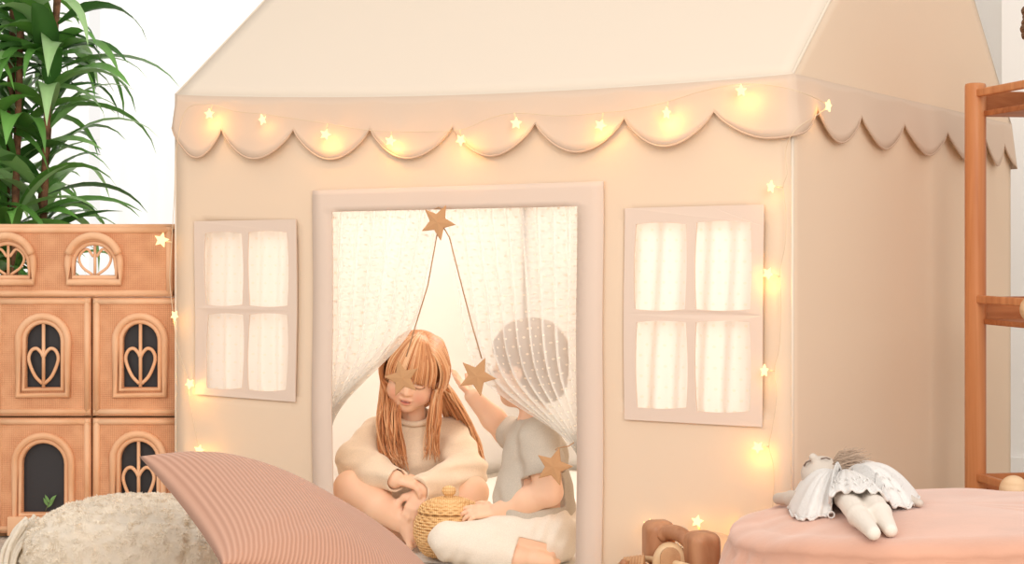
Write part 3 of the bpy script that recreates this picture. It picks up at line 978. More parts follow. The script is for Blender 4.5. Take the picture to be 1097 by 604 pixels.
for ci, (x, y, top, lean) in enumerate(canes):
    pts = cr([PB + Vector((x * 0.6, y, 0.24)), PB + Vector((x, y, 0.7)), PB + Vector((x + lean * 0.6, y, 1.2)), PB + Vector((x + lean * 1.4, y, top))], 40)
    mb = MB(); mb.tube(pts, [(0.0125 + 0.0022 * (i % 4 == 0)) * (1 - 0.25 * i / 40) for i in range(41)], 8)
    cn = mb.build('stem', M_cane_b, plant)
    acc = ([], [], [])
    z = 0.74
    while z < top + 0.02:
        t = (z - 0.24) / (top - 0.24); i = min(40, max(0, int(t * 40))); b = pts[i]
        k = R1.choice((2, 2, 3)) if z < top - 0.1 else 6
        for _ in range(k):
            az = R1.uniform(0, 2 * PI)
            L = R1.uniform(0.26, 0.48); w = R1.uniform(0.018, 0.034) * (1.25 if math.sin(az) < 0 else 0.9)
            if math.cos(az) > 0.5: L *= 0.95; w *= 0.85
            col = s2l(R1.choice(GREENS))[:3]
            leaf_arc(acc, b, az, R1.uniform(0.25, 1.15), L, w, R1.uniform(1.0, 2.6), col, roll=R1.uniform(-0.5, 0.5))
        z += R1.uniform(0.034, 0.056)
    me = bpy.data.meshes.new('foliage'); me.from_pydata(acc[0], [], acc[1])
    at_ = me.attributes.new('Col', 'FLOAT_COLOR', 'POINT')
    at_.data.foreach_set('color', [c for q in acc[2] for c in (*q, 1.0)])
    o = link_mesh('foliage', me, M_leaf, None); o.parent = plant; o.matrix_parent_inverse = world_of(plant).inverted()

# ================================================================== cushions
def cushion(center, Rm, a, b, t, seed=0, wr=0.004, n=90, sag=None, pinch=0.10, under=0.3, ex=0.55):
    """square cushion: half sizes a, b, half thickness t; pointed corners, pillowed faces"""
    c = Vector(center); vs = []; fs = []
    m = n + 1
    for sgn in (1, -1):
        for i in range(m):
            for j in range(m):
                u = -1 + 2 * i / n; v = -1 + 2 * j / n
                e = max(0.0, (1 - abs(u) ** 2.6)) * max(0.0, (1 - abs(v) ** 2.6))
                h = t * e ** ex * (1 if sgn > 0 else under)
                x = a * u * (1 - pinch * (1 - v * v) * abs(u) ** 3); y = b * v * (1 - pinch * (1 - u * u) * abs(v) ** 3)
                q = Vector((x * 6, y * 6, sgn * 3 + seed))
                h += wr * noise.noise(q * 1.0) * e + wr * 1.2 * noise.noise(q * 0.5 + Vector((3, 1, 7))) * e
                # creases run in from the corners
                for cu, cv in ((-1, -1), (1, -1), (-1, 1), (1, 1)):
                    dd = math.hypot(u - cu, v - cv)
                    if dd < 0.9:
                        an = math.atan2(v - cv, u - cu)
                        h += wr * 0.9 * math.sin(an * 14 + seed) * e * (0.9 - dd)
                p = Vector((x, y, sgn * h))
                if sag: p = sag(p, u, v)
                vs.append(c + Rm @ p)
    o = m * m
    for k in range(2):
        for i in range(n):
            for j in range(n):
                q = (k * o + i * m + j, k * o + (i + 1) * m + j, k * o + (i + 1) * m + j + 1, k * o + i * m + j + 1)
                fs.append(q if k == 0 else q[::-1])
    return vs, fs
def cushion_obj(name, vf, mat, n, uvs=True):
    me = bpy.data.meshes.new(name); me.from_pydata([tuple(v) for v in vf[0]], [], vf[1])
    uv = me.uv_layers.new(name='UVMap'); m = n + 1
    for lp in me.loops:
        k = lp.vertex_index % (m * m); uv.data[lp.index].uv = (k // m / n, k % m / n)
    bm = bmesh.new(); bm.from_mesh(me); bmesh.ops.remove_doubles(bm, verts=bm.verts, dist=0.0004)
    bmesh.ops.recalc_face_normals(bm, faces=bm.faces); bm.to_mesh(me); bm.free()
    return link_mesh(name, me, mat)
def frame3(ex, ey):
    ex = Vector(ex).normalized(); ez = ex.cross(Vector(ey)).normalized(); ey = ez.cross(ex)
    return Matrix((ex, ey, -ez)).transposed()     # third axis: the upper face
M_pink = mk('pink_corduroy', (206, 158, 134), 0.95, sheen=0.15, wave=('X', 26, (186, 137, 113), 0.5, 0.10, 1))
# pointed corner up towards the dollhouse, face turned up
pc = P(149, 489, 3.74)
pa = P(464, 642, 4.10)
pb = P(243, 606, 3.227)
R0 = frame3(pa - pc, pb - pc)
la = 0.70; lb = 0.60
cc = pc + R0 @ Vector((la / 2, lb / 2, 0))
def settle(p, u, v):
    p = p.copy(); p.z += 0.034 * (1 - u * u) * (1 - 0.9 * u); return p
pv = cushion(cc, R0, la / 2, lb / 2, 0.106, seed=2, wr=0.008, n=110, pinch=0.05, under=0.12, ex=0.5, sag=settle)
for v in pv[0]:
    # the far end rests on the carpet
    if v.z < 0.05: v.z = 0.004 + 0.046 * math.exp((v.z - 0.05) / 0.046)
pink = cushion_obj('throw_pillow', pv, M_pink, 110)
tag(pink, 'dusty pink ribbed throw pillow with one pointed corner up, leaning on the fluffy cushion', 'pillow')

M_sherpa = mk('sherpa_fleece', (255, 247, 234), 1.0, sheen=0.2, var=(40, 0.03), trans=0.45)
def sherpa():
    c = P(152, 600, 4.1); c.z = 0.101
    n = 170; vs = []; fs = []
    # a plump box cushion lying on the carpet
    a, b, h = 0.245, 0.20, 0.094
    nu, nv = 230, 110
    for i in range(nu):
        th = 2 * PI * i / nu
        for j in range(nv + 1):
            ph = -PI / 2 + PI * j / nv
            def se(w, m): return math.copysign(abs(w) ** m, w)
            x = a * se(math.cos(ph), 0.55) * se(math.cos(th), 0.5); y = b * se(math.cos(ph), 0.55) * se(math.sin(th), 0.5); z = h * se(math.sin(ph), 0.62)
            z += 0.018 * (1 - (x / a) ** 2) * (1 if z > 0 else 0)
            d = Vector((x, y, z)).normalized()
            q = Vector((x, y, z))
            k = 0.010 * noise.noise(q * 9)
            k += 0.0042 * noise.noise(q * 62) + 0.0035 * noise.noise(q * 120 + Vector((5, 2, 1)))
            # a seam groove round the top edge and one down the front
            g = abs(z - h * 0.86 - 0.010 * math.sin(th * 3))
            if z > 0: k -= 0.007 * math.exp(-(g / 0.006) ** 2) * (1 if abs(math.cos(ph)) > 0.3 else 0)
            g2 = abs(x - 0.13 - 0.01 * math.sin(z * 20))
            if y < 0: k -= 0.011 * math.exp(-(g2 / 0.010) ** 2)
            vs.append(c + q + d * k)
    for i in range(nu):
        for j in range(nv):
            i2 = (i + 1) % nu
            fs.append((i * (nv + 1) + j, i2 * (nv + 1) + j, i2 * (nv + 1) + j + 1, i * (nv + 1) + j + 1))
    me = bpy.data.meshes.new('fluffy_cushion'); me.from_pydata([tuple(v) for v in vs], [], fs)
    bm = bmesh.new(); bm.from_mesh(me); bmesh.ops.remove_doubles(bm, verts=bm.verts, dist=0.0003)
    bmesh.ops.recalc_face_normals(bm, faces=bm.faces)
    bm.to_mesh(me); bm.free()
    for v in me.vertices:
        if v.co.z < 0.003: v.co.z = 0.003
    o = link_mesh('fluffy_cushion', me, M_sherpa)
    tag(o, 'fluffy cream fleece cushion lying on the carpet in front of the dollhouse', 'cushion')
    # curly pile of the fleece
    rr = random.Random(9); ng = len(me.polygons); vv = []; ff = []
    wts = [p for p in me.polygons if p.normal.y < 0.6 and p.normal.z > -0.4]
    pick = rr.choices(wts, weights=[p.area for p in wts], k=42000)
    for pl in pick:
        n_ = pl.normal
        vs4 = [me.vertices[i].co for i in pl.vertices]; s1, s2 = rr.random(), rr.random()
        b0 = vs4[0].lerp(vs4[1], s1).lerp(vs4[-1].lerp(vs4[2], s1), s2)
        q = b0 * 55
        sw_ = Vector((noise.noise(q), noise.noise(q + Vector((9, 1, 4))), noise.noise(q + Vector((2, 8, 5))))) * 1.6
        L = rr.uniform(0.005, 0.009)
        d1 = (n_ * 0.55 + sw_ + Vector((rr.gauss(0, 0.3), rr.gauss(0, 0.3), rr.gauss(0, 0.3) - 0.15))).normalized()
        d2 = (d1 + sw_ * 0.8 - n_ * 0.9).normalized()
        p1 = b0 + d1 * L * 0.5; p2 = p1 + d2 * L * 0.5
        s_ = d1.cross(n_ + Vector((0.01, 0.02, 0))).normalized() * 0.0011
        k = len(vv)
        vv += [b0 - s_, b0 + s_, p1 - s_, p1 + s_, p2 - s_ * 0.5, p2 + s_ * 0.5]
        ff += [(k, k + 1, k + 3, k + 2), (k + 2, k + 3, k + 5, k + 4)]
    me2 = bpy.data.meshes.new('fleece_pile'); me2.from_pydata([tuple(v) for v in vv], [], ff)
    tag(link_mesh('fleece_pile', me2, M_sherpa, o), kind='stuff')
    # gathered tassel fringe at its left end
    mb = MB(); rr = random.Random(3)
    for i in range(26):
        p0 = c + Vector((-a + 0.012 + rr.uniform(-0.006, 0.01), rr.uniform(-0.12, 0.02), rr.uniform(0.045, 0.085)))
        p2 = Vector((p0.x - rr.uniform(0.02, 0.05), p0.y - rr.uniform(0, 0.03), max(0.006, p0.z - rr.uniform(0.10, 0.16))))
        p1 = p0.lerp(p2, 0.5) + Vector((-0.012, 0, 0.014))
        mb.tube(cr([p0, p1, p2], 10), [0.005] * 10 + [0.003], 6)
    mb.build('fringe', M_sherpa, o)
    return o
sherpa()

# ================================================================== pink pouf
M_velvet = mk('pink_velvet', (216, 163, 138), 0.85, sheen=0.45, var=(9, 0.05), bump=(120, 0.15, 0.004))
PC = Vector((0.845, 3.53, 0)); PR = 0.425; EDG = 0.026
def pouf_top(r, th):
    """height of the padded top at radius r (0..1)"""
    z = 0.268 + 0.018 * (1 - r * r) - 0.011 * math.sin(th) * r - 0.058 * max(0.0, -math.cos(th)) ** 2 * r ** 4
    z += 0.005 * noise.noise(Vector((math.cos(th) * r * 2.2, math.sin(th) * r * 2.2, 1.3)))
    z += 0.006 * r * noise.noise(Vector((math.cos(th) * 1.6, math.sin(th) * 7.0, r * 1.2)))
    return z
def pouf():
    nt, prof = 160, []
    vs = []; fs = []
    rows = []
    for i in range(26): rows.append(('t', i / 25 * 0.86))
    for i in range(1, 15): rows.append(('e', i / 14))
    for i in range(1, 18): rows.append(('s', i / 17))
    for kind, x in rows:
        for j in range(nt):
            th = 2 * PI * j / nt
            pl = noise.noise(Vector((math.cos(th) * 14, math.sin(th) * 14, 0.5))) ; pl2 = math.sin(th * 46 + 2 * math.sin(th * 5))
            zt_ = pouf_top(0.86, th)
            if kind == 't': r = x * PR; z = pouf_top(x, th)
            elif kind == 'e':
                a = x * PI / 2 * 1.15; r = PR * 0.86 + 0.062 * math.sin(a); z = zt_ - EDG * (1 - math.cos(a))
                r += 0.004 * pl * x; z += 0.003 * pl2 * x * x * 0.5
            else:
                zt2 = zt_ - EDG * (1 - math.cos(PI / 2 * 1.15))
                z = zt2 * (1 - x) + 0.002 * x
                r = PR * 0.86 + 0.062 * math.sin(PI / 2 * 1.15) + 0.030 * math.sin(PI * x) - 0.008 * math.exp(-(x / 0.05) ** 2) + 0.005 * pl * math.sin(PI * min(1, x * 2)) + 0.0045 * pl2 * math.exp(-((x - 0.09) / 0.12) ** 2)
                r -= 0.03 * x ** 6
            vs.append(PC + Vector((r * math.cos(th), r * math.sin(th), z)))
    k = len(rows)
    for i in range(k - 1):
        for j in range(nt):
            j2 = (j + 1) % nt
            fs.append((i * nt + j, i * nt + j2, (i + 1) * nt + j2, (i + 1) * nt + j))
    mb = MB(); mb.add(vs, fs); mb.add([], []); 
    o = mb.build('pouf', M_velvet)
    tag(o, 'large round dusty pink velvet pouf at the tent corner', 'pouf')
    mb = MB()
    pts = []
    for j in range(nt):
        th = 2 * PI * j / nt; zt_ = pouf_top(0.86, th); a = PI / 2 * 1.15
        r = PR * 0.86 + 0.062 * math.sin(a) - 0.004 + 0.004 * noise.noise(Vector((math.cos(th) * 14, math.sin(th) * 14, 0.5)))
        pts.append(PC + Vector((r * math.cos(th), r * math.sin(th), zt_ - EDG * (1 - math.cos(a)) - 0.003)))
    mb.tube(pts, 0.0045, 8, closed=True); mb.build('piping', M_velvet, o)
pouf()
def pz(x, y):
    d = Vector((x, y, 0)) - PC; r = math.hypot(d.x, d.y) / PR
    return pouf_top(min(r, 0.86), math.atan2(d.y, d.x))
def on_pouf(px, py, lift=0.0):
    """point of the pouf's padded top seen at a pixel"""
    Y = 3.5
    for _ in range(30):
        p = P(px, py, Y); z = pz(p.x, p.y) + lift
        Y = (CAM_Z - z) * F / (py - HY)
    return P(px, py, Y)

# ================================================================== rag doll on the pouf
M_linen = mk('doll_linen', (232, 222, 210), 0.95, bump=(420, 0.5, 0.003))
M_lace = mk('white_cotton_lace', (244, 240, 236), 0.95, trans=0.15, bump=(300, 0.7, 0.004))
M_grey = mk('grey_linen', (208, 196, 184), 0.95, bump=(420, 0.5, 0.003))
M_fuzz = mk('grey_brown_fuzz', (190, 166, 146), 1.0)
M_stitch = mk('dark_thread', (124, 104, 92), 0.8)
DC = on_pouf(900, 545)
doll = empty('rag_doll', DC, 'rag doll in a white lace dress lying face down on the pink pouf', 'doll')
def on(px, py, lift): return on_pouf(px, py, lift)
# body and legs: one soft shape
b_hip = on(917, 529, 0.027); b_chest = on(893, 526, 0.026); 
hd = P(880, 508, 3.62)
fl = Field(DC - Vector((0.26, 0.42, 0.08)), DC + Vector((0.26, 0.34, 0.2)), 0.003)
fl.cone(b_hip, b_chest, 0.024, 0.020, 0.02)
fl.cone(b_chest, hd, 0.020, 0.018, 0.02)
leg1 = [b_hip + Vector((-0.012, 0, 0)), on(906, 533, 0.028), on(920, 553, 0.020), on(936, 571, 0.013)]
leg2 = [b_hip + Vector((0.02, 0, 0)), on(931, 531, 0.028), on(943, 550, 0.020), on(954, 568, 0.013)]
for lg in (leg1, leg2): fl.chain(lg, [0.023, 0.021, 0.0195, 0.0125], 0.008)
o = field_obj('body', fl, M_linen, doll)
fl = Field(DC - Vector((0.3, 0.3, 0.08)), DC + Vector((0.3, 0.32, 0.22)), 0.003)
fl.chain([b_chest + Vector((-0.02, 0.01, 0.005)), on(862, 535, 0.022), on(848, 534, 0.017), on(834, 534, 0.013)], [0.018, 0.017, 0.015, 0.012], 0.008)
fl2 = Field(DC - Vector((0.3, 0.3, 0.08)), DC + Vector((0.3, 0.32, 0.22)), 0.003)
fl2.chain([b_hip + Vector((0.03, 0.02, 0.0)), on(962, 533, 0.016), on(974, 536, 0.012), on(985, 539, 0.009)], [0.013, 0.011, 0.010, 0.008], 0.008)
field_obj('arm', fl, M_grey, doll); field_obj('arm', fl2, M_grey, doll)
fl = Field(hd - Vector((0.09, 0.09, 0.09)), hd + Vector((0.09, 0.09, 0.09)), 0.0025)
fl.ell(hd, (0.040, 0.042, 0.036), k=0.004)
fl.cone(hd + Vector((-0.006, -0.01, 0.018)), hd + Vector((-0.020, -0.02, 0.036)), 0.014, 0.008, 0.008)
h_ = field_obj('head', fl, M_grey, doll)
mb = MB()
mb.tube([hd + Vector((-0.036, -0.012, 0.018)), hd + Vector((-0.033, -0.02, 0.026)), hd + Vector((-0.026, -0.028, 0.030))], 0.0017, 6)
mb.tube([hd + Vector((-0.006, -0.03, 0.034)), hd + Vector((0.004, -0.03, 0.036)), hd + Vector((0.012, -0.03, 0.033))], 0.0016, 6)
mb.build('stitched_ear', M_stitch, h_)
mb = MB(); rr = random.Random(5)
for i in range(900):
    a = rr.uniform(-0.2, 1.0); e = rr.uniform(0.25, 1.45); az = rr.uniform(-1.9, 1.3)
    d = Vector((math.cos(e) * math.cos(az), math.cos(e) * math.sin(az), math.sin(e)))
    d = (d + Vector((0.7, 0.0, 0))).normalized()
    p0 = hd + Vector((d.x * 0.036, d.y * 0.038, d.z * 0.033))
    L = rr.uniform(0.016, 0.052)
    p1 = p0 + (d + Vector((0.8, 0, -0.1)) * rr.random()) * L * 0.5 + Vector((rr.gauss(0, 0.003), rr.gauss(0, 0.003), 0))
    p2 = p1 + Vector((rr.uniform(0.2, 1.2), rr.uniform(-0.4, 0.4), rr.uniform(-0.7, 0.35))) * L * 0.6
    mb.tube([p0, p1, p2], [0.0009, 0.0008, 0.0004], 4)
mb.build('hair', M_fuzz, doll)
# dress: a flared skirt spread on the pouf, gathered at the neck
def dress():
    top = P(903, 501, 3.575)
    rimpx = [(846, 548), (854, 555), (866, 556), (879, 553), (889, 549), (890, 540), (889, 531), (900, 526), (915, 526), (930, 525), (944, 528), (954, 539), (967, 543), (978, 541), (984, 533), (0, 0), (0, 0), (0, 0), (846, 540)]
    lifts = [0.005, 0.004, 0.004, 0.005, 0.008, 0.022, 0.046, 0.052, 0.052, 0.052, 0.046, 0.018, 0.007, 0.006, 0.010, 0.02, 0.02, 0.02, 0.006]
    rim_ = []
    for i, ((px, py), l) in enumerate(zip(rimpx, lifts)):
        if 15 <= i <= 17:      # far rim lies behind the body
            q = P((966, 915, 866)[i - 15], 532, (3.68, 3.73, 3.68)[i - 15]); q.z = pz(q.x, q.y) + 0.006
        else: q = on(px, py, l)
        rim_.append(q)
    k = len(rim_); n = 144; m = 26
    ps = rim_ + rim_[:1]
    big = cr([rim_[-1]] + rim_ + rim_[:2], (k + 2) * 8)[8:8 + k * 8 + 1]
    vs = []; fs = []
    for i in range(n):
        q = big[int(i * k * 8 / n)]
        for j in range(m + 1):
            t = j / m
            c0 = top + (q - top).normalized() * 0.018
            p = c0.lerp(q, t)
            # drapes over the body before it falls to the pouf
            over = (0.048 if lifts[int(i * k / n) % k] < 0.035 else 0.012) * math.sin(PI * min(1, t)) ** 0.8
            p.z += over * 0.75
            p.z += 0.0035 * math.sin(i * 2 * PI / n * 19 + 2 * t) * t
            p.y -= 0.003 * math.sin(i * 2 * PI / n * 27 + 1) * t
            fl_ = pz(p.x, p.y) + 0.0035
            if p.z < fl_: p.z = fl_
            vs.append(p)
    for i in range(n):
        for j in range(m):
            i2 = (i + 1) % n
            fs.append((i * (m + 1) + j, i2 * (m + 1) + j, i2 * (m + 1) + j + 1, i * (m + 1) + j + 1))
    mb = MB(); mb.add(vs, fs)
    d = mb.build('dress', M_lace, doll, solid=0.002)
    mb = MB(); hem = [vs[i * (m + 1) + m] for i in range(n)]
    mb.tube([h + Vector((0, -0.001, 0.0015 * math.sin(i * 1.3))) for i, h in enumerate(hem)], 0.0028, 6, closed=True); mb.build('lace_hem', M_lace, d)
    # embroidered scallops a little above the hem
    mb = MB()
    for row, rr_ in ((m - 4, 7), (m - 8, 9)):
        pts = [vs[i * (m + 1) + row] + Vector((0, -0.0015, 0.002 + 0.0)) for i in range(30, 100)]
        mb.tube([p + Vector((0, 0, 0.004 * math.sin(i * 1.2))) for i, p in enumerate(pts)], 0.0014, 5)
    mb.build('embroidery', M_lace, d)
dress()
mb = MB(); q = on(890, 551, 0.008)
for kx in range(2): mb.tube([q + Vector((0.006 * math.cos(a), -0.004 - 0.001 * kx, 0.006 * math.sin(a))) for a in [2 * PI * i / 14 for i in range(14)]], 0.0016, 6, closed=True)
mb.build('button_loop', M_lace, doll)

# ================================================================== wooden toy in front of the tent
M_walnut = mk('brown_beech', (190, 138, 102), 0.4, grain=((30, 30, 9), (160, 108, 76)))
M_beech = mk('pale_beech', (232, 200, 160), 0.5, grain=((30, 30, 9), (216, 180, 138)))
M_net = mk('toy_rattan', (216, 172, 130), 0.7, weave=((160, 160), (150, 100, 66)))
TY = 3.88
def tp(px, py, dy=0.0): return P(px, py, TY + dy)
toy = empty('wooden_toy', (tp(725, 600).x, TY, 0), 'small brown wooden and rattan toy seat with rounded posts on the floor beside the pouf', 'toy')
def block(px0, px1, py0, dy, depth, zbot, name, mat, yaw=0.0):
    a = tp(px0, py0, dy); b = tp(px1, py0, dy); w = b.x - a.x
    fl = Field((a.x - 0.05, TY + dy - depth - 0.02, zbot - 0.02), (b.x + 0.05, TY + dy + depth + 0.02, a.z + 0.02), 0.0025)
    Rz = Matrix.Rotation(yaw, 3, 'Z')
    c = Vector(((a.x + b.x) / 2, TY + dy, (zbot + a.z) / 2)); h = (a.z - zbot) / 2
    fl.rbox(c, (w / 2, depth / 2, h), Rz, 0.020)
    # the top is arched across its width
    n_ = Rz @ Vector((1, 0, 0))
    for sg in (-1, 1):
        e = c + n_ * sg * w / 2 + Vector((0, 0, h))
        fl.half(e - n_ * sg * 0.006 - Vector((0, 0, 0.004)), n_ * sg * 0.55 + Vector((0, 0, 1)))
    return field_obj(name, fl, mat, toy, smooth_it=6)
block(689, 722, 557, 0.05, 0.062, 0.10, 'post', M_walnut, 0.25)
block(735, 769, 569, -0.06, 0.070, 0.095, 'post', M_walnut, 0.35)
mb = MB()
mb.tube(cr([tp(708, 574, 0.03), tp(716, 570, 0.02), tp(728, 572, -0.01), tp(738, 580, -0.04), tp(744, 588, -0.06)], 20), 0.0165, 14)
mb.build('arched_bar', M_walnut, toy)
fl = Field(tp(695, 640, -0.1), tp(742, 560, 0.08), 0.0025)
q = tp(718, 592, -0.02)
for i in range(3):
    fl.cone(q + Vector((0, -0.012, -0.05 + 0.02 * i)), q + Vector((0, 0.012, -0.05 + 0.02 * i)), 0.030, 0.030, 0.02)
    fl.cone(q + Vector((-0.002, -0.014, -0.09)), q + Vector((0, -0.012, -0.02)), 0.026, 0.026, 0.02)
bk = field_obj('backrest', fl, M_beech, toy, smooth_it=2)
mb = MB(); mb.plate([arch(q.x - 0.004, q.z - 0.095, 0.021, 0.114)], lambda x, z: (x, q.y - 0.0475, z), 0.012, (0, 1, 0)); mb.build('rattan_panel', M_net, bk, bevel=0.002)
mb = MB()
e0 = tp(690, 592, 0.03); e1 = tp(742, 604, -0.12)
mb.tube([tp(690, 593, 0.05), tp(716, 594, 0.02)], 0.006, 8); mb.tube([tp(688, 598, 0.03), tp(712, 600, -0.04), tp(738, 607, -0.11)], 0.0065, 8)
mb.tube([tp(664, 605, -0.02), tp(688, 599, 0.03)], 0.0065, 8)
mb.build('side_rail', M_beech, toy)
mb = MB()
fx0 = tp(662, 600).x; fx1 = tp(768, 600).x
mb.box(((fx0 + fx1) / 2, TY - 0.02, 0.085), (fx1 - fx0, 0.20, 0.024)); mb.box(((fx0 + fx1) / 2, TY - 0.02, 0.05), (fx1 - fx0 - 0.02, 0.17, 0.05))
mb.build('base', M_beech, toy, bevel=0.006, smooth=False)
for sx in (0.02, 0.98):
    for sy in (-0.115, 0.075):
        mb = MB(); mb.lathe((fx0 + (fx1 - fx0) * sx, TY + sy, 0.03), [(0.001, -0.008), (0.027, -0.008), (0.030, -0.004), (0.030, 0.004), (0.027, 0.008), (0.001, 0.008)], 26, Matrix.Rotation(PI / 2, 3, 'X'))
        mb.build('wheel', M_walnut, toy)
mb = MB()
w0 = tp(674, 606, -0.02)
for i in range(7):
    a = -0.5 + 0.16 * i
    mb.tube(cr([tp(668 + 3.2 * i, 606, -0.03), tp(669.5 + 3.2 * i, 598 - (0.4 * i), -0.02), tp(672 + 3.0 * i, 606, 0.0)], 8), 0.004, 6)
mb.tube([tp(664, 604, -0.035), tp(672, 600, -0.03), tp(690, 598, -0.0)], 0.004, 6)
mb.tube([tp(668, 608, 0), tp(668, 640, 0)], 0.008, 8); mb.tube([tp(690, 604, 0), tp(690, 640, 0)], 0.008, 8)
mb.build('armrest', M_net, toy)
mb = MB(); mb.lathe(tp(668, 603, -0.04), [(0.001, 0.008), (0.005, 0.007), (0.0085, 0.002), (0.0085, -0.004), (0.001, -0.006)], 16); mb.build('knob', M_walnut, toy)

# ================================================================== shelf at the right
SH = empty('wooden_shelf', (1.5, 4.5, 0), 'reddish oak open shelf unit with round posts right of the tent', 'shelf')
c0 = Vector((P(1045, 300, 4.7).x, 4.7, 0)); fd = Vector((0.182, -0.983, 0)); rd = Vector((0.983, 0.182, 0))
SD, SW = 0.62, 0.72; topz = P(0, 89, 4.7).z
rp = 0.0268
for a, b in ((0, 0), (SD, 0), (0, SW), (SD, SW)):
    c = c0 + fd * a + rd * b
    mb = MB(); mb.lathe(c, [(rp * 0.9, 0.0), (rp, 0.004), (rp, topz - 0.008), (rp * 0.93, topz - 0.002), (rp * 0.6, topz)], 20); mb.build('post', M_wood, SH)
RS = Matrix((rd, -fd, Vector((0, 0, 1)))).transposed()
def sbox(mb, a0, a1, b0, b1, z0, z1):
    mb.box(c0 + fd * (a0 + a1) / 2 + rd * (b0 + b1) / 2 + Vector((0, 0, (z0 + z1) / 2)), (b1 - b0, a1 - a0, z1 - z0), RS)
for zt_, zb_ in ((P(0, 96, 4.7).z, P(0, 125, 4.7).z), (P(0, 316, 4.7).z, P(0, 347, 4.7).z), (0.20, 0.13)):
    mb = MB(); sbox(mb, 0.008, SD - 0.008, 0.012, SW - 0.012, zb_, zb_ + 0.014); mb.build('shelf_board', M_wood_shade, SH, smooth=False, bevel=0.002)
    mb = MB(); sbox(mb, -0.008, 0.008, 0.012, SW - 0.012, zb_ + 0.0005, zt_ - 0.004); mb.build('apron', M_wood_shade, SH, smooth=False, bevel=0.002); mb = MB(); sbox(mb, SD - 0.008, SD + 0.008, 0.012, SW - 0.012, zb_ + 0.0005, zb_ + 0.02); mb.build('apron', M_wood_shade, SH, smooth=False, bevel=0.002)
    for b in (0, SW):
        mb = MB(); sbox(mb, 0.02, SD - 0.02, b - 0.009, b + 0.009, zt_ - 0.020, zt_); mb.build('side_rail', M_wood, SH, smooth=False, bevel=0.004)
zl = P(0, 347, 4.7).z + 0.014
# ball on the lower shelf
q = P(1108, 337, 4.40); r_ = 0.034
mb = MB(); mb.lathe((q.x, q.y, zl + r_), [(r_ * math.sin(PI * i / 20) + 1e-5, -r_ * math.cos(PI * i / 20)) for i in range(21)], 28)
tag(mb.build('wooden_ball', M_pale), 'pale wooden ball resting on the lower shelf at the picture edge', 'ball')
# wicker basket on the top shelf
zt_ = P(0, 125, 4.7).z + 0.014
M_wick = mk('brown_wicker', (150, 112, 84), 0.7, wave=('Z', 60, (96, 66, 46), 0.8, 1.0))
q = P(1158, 30, 4.36); zc0 = P(0, 36, 4.36).z; zc1 = P(0, 10, 4.36).z
wb = empty('wicker_basket', (q.x, q.y, zt_), 'dark brown wicker basket on the top shelf, only its rim at the picture edge', 'basket')
mb = MB(); mb.lathe((q.x, q.y, 0), [(0.001, zt_), (0.085, zt_), (0.092, zt_ + 0.03), (0.10, zc0), (0.094, zc0), (0.086, zt_ + 0.03), (0.08, zt_ + 0.01), (0.001, zt_ + 0.01)], 40); mb.build('body', M_wick, wb)
mb = MB()
for i in range(5):
    z = zc0 + (zc1 - zc0) * i / 4
    mb.tube([Vector((q.x + (0.128 + 0.003 * math.sin(i * 1.6)) * math.cos(a), q.y + 0.128 * math.sin(a), z + 0.002 * math.sin(a * 40 + i * PI))) for a in [2 * PI * j / 120 for j in range(120)]], 0.0085, 8, closed=True)
mb.lathe((q.x, q.y, 0), [(0.098, zc0 - 0.002), (0.126, zc0), (0.126, zc1), (0.118, zc1), (0.096, zc0 + 0.004)], 40)
mb.build('rim', M_wick, wb)
# rounded wooden peg behind the pouf
q = P(1086, 520, 4.05); r_ = 0.0315; zt_ = P(0, 509, 4.05).z
mb = MB(); mb.lathe((q.x, q.y, 0), [(0.03, 0.0), (0.036, 0.006), (0.036, 0.05), (0.028, 0.12), (0.026, 0.17), (0.030, zt_ - 0.045)] + [(r_ * math.cos(PI / 2 * i / 8) + 1e-5, zt_ - r_ + r_ * math.sin(PI / 2 * i / 8)) for i in range(9)], 28)
tag(mb.build('wooden_peg', M_pale), 'pale round-topped wooden skittle standing behind the pink pouf', 'toy')
# ================================================================== people
M_skin = mk('skin', (243, 200, 170), 0.55, attr='Col', sss=0.12, spec=0.25)
M_hair = mk('ginger_hair', (206, 132, 76), 0.45, attr='Col', spec=0.35)
M_knit = mk('cream_knit', (250, 226, 198), 0.95, sheen=0.3, var=(420, 0.05), bump=(420, 0.45, 0.003))
M_tee = mk('grey_jersey', (208, 197, 182), 0.95, var=(500, 0.06), bump=(500, 0.3, 0.002))
M_pants = mk('oat_linen', (247, 235, 219), 0.95, var=(400, 0.04), bump=(420, 0.35, 0.002))
M_brown = mk('brown_hair', (168, 140, 120), 0.7, bump=(110, 0.5, 0.004))
SKIN = np.array(s2l((250, 205, 174))[:3]); LIP = np.array(s2l((214, 120, 104))[:3]); BLUSH = np.array(s2l((238, 160, 134))[:3])
LASH = np.array(s2l((120, 74, 50))[:3]); MOUTH = np.array(s2l((150, 70, 60))[:3]); TEETH = np.array(s2l((246, 236, 226))[:3]); BROW = np.array(s2l((190, 120, 76))[:3])

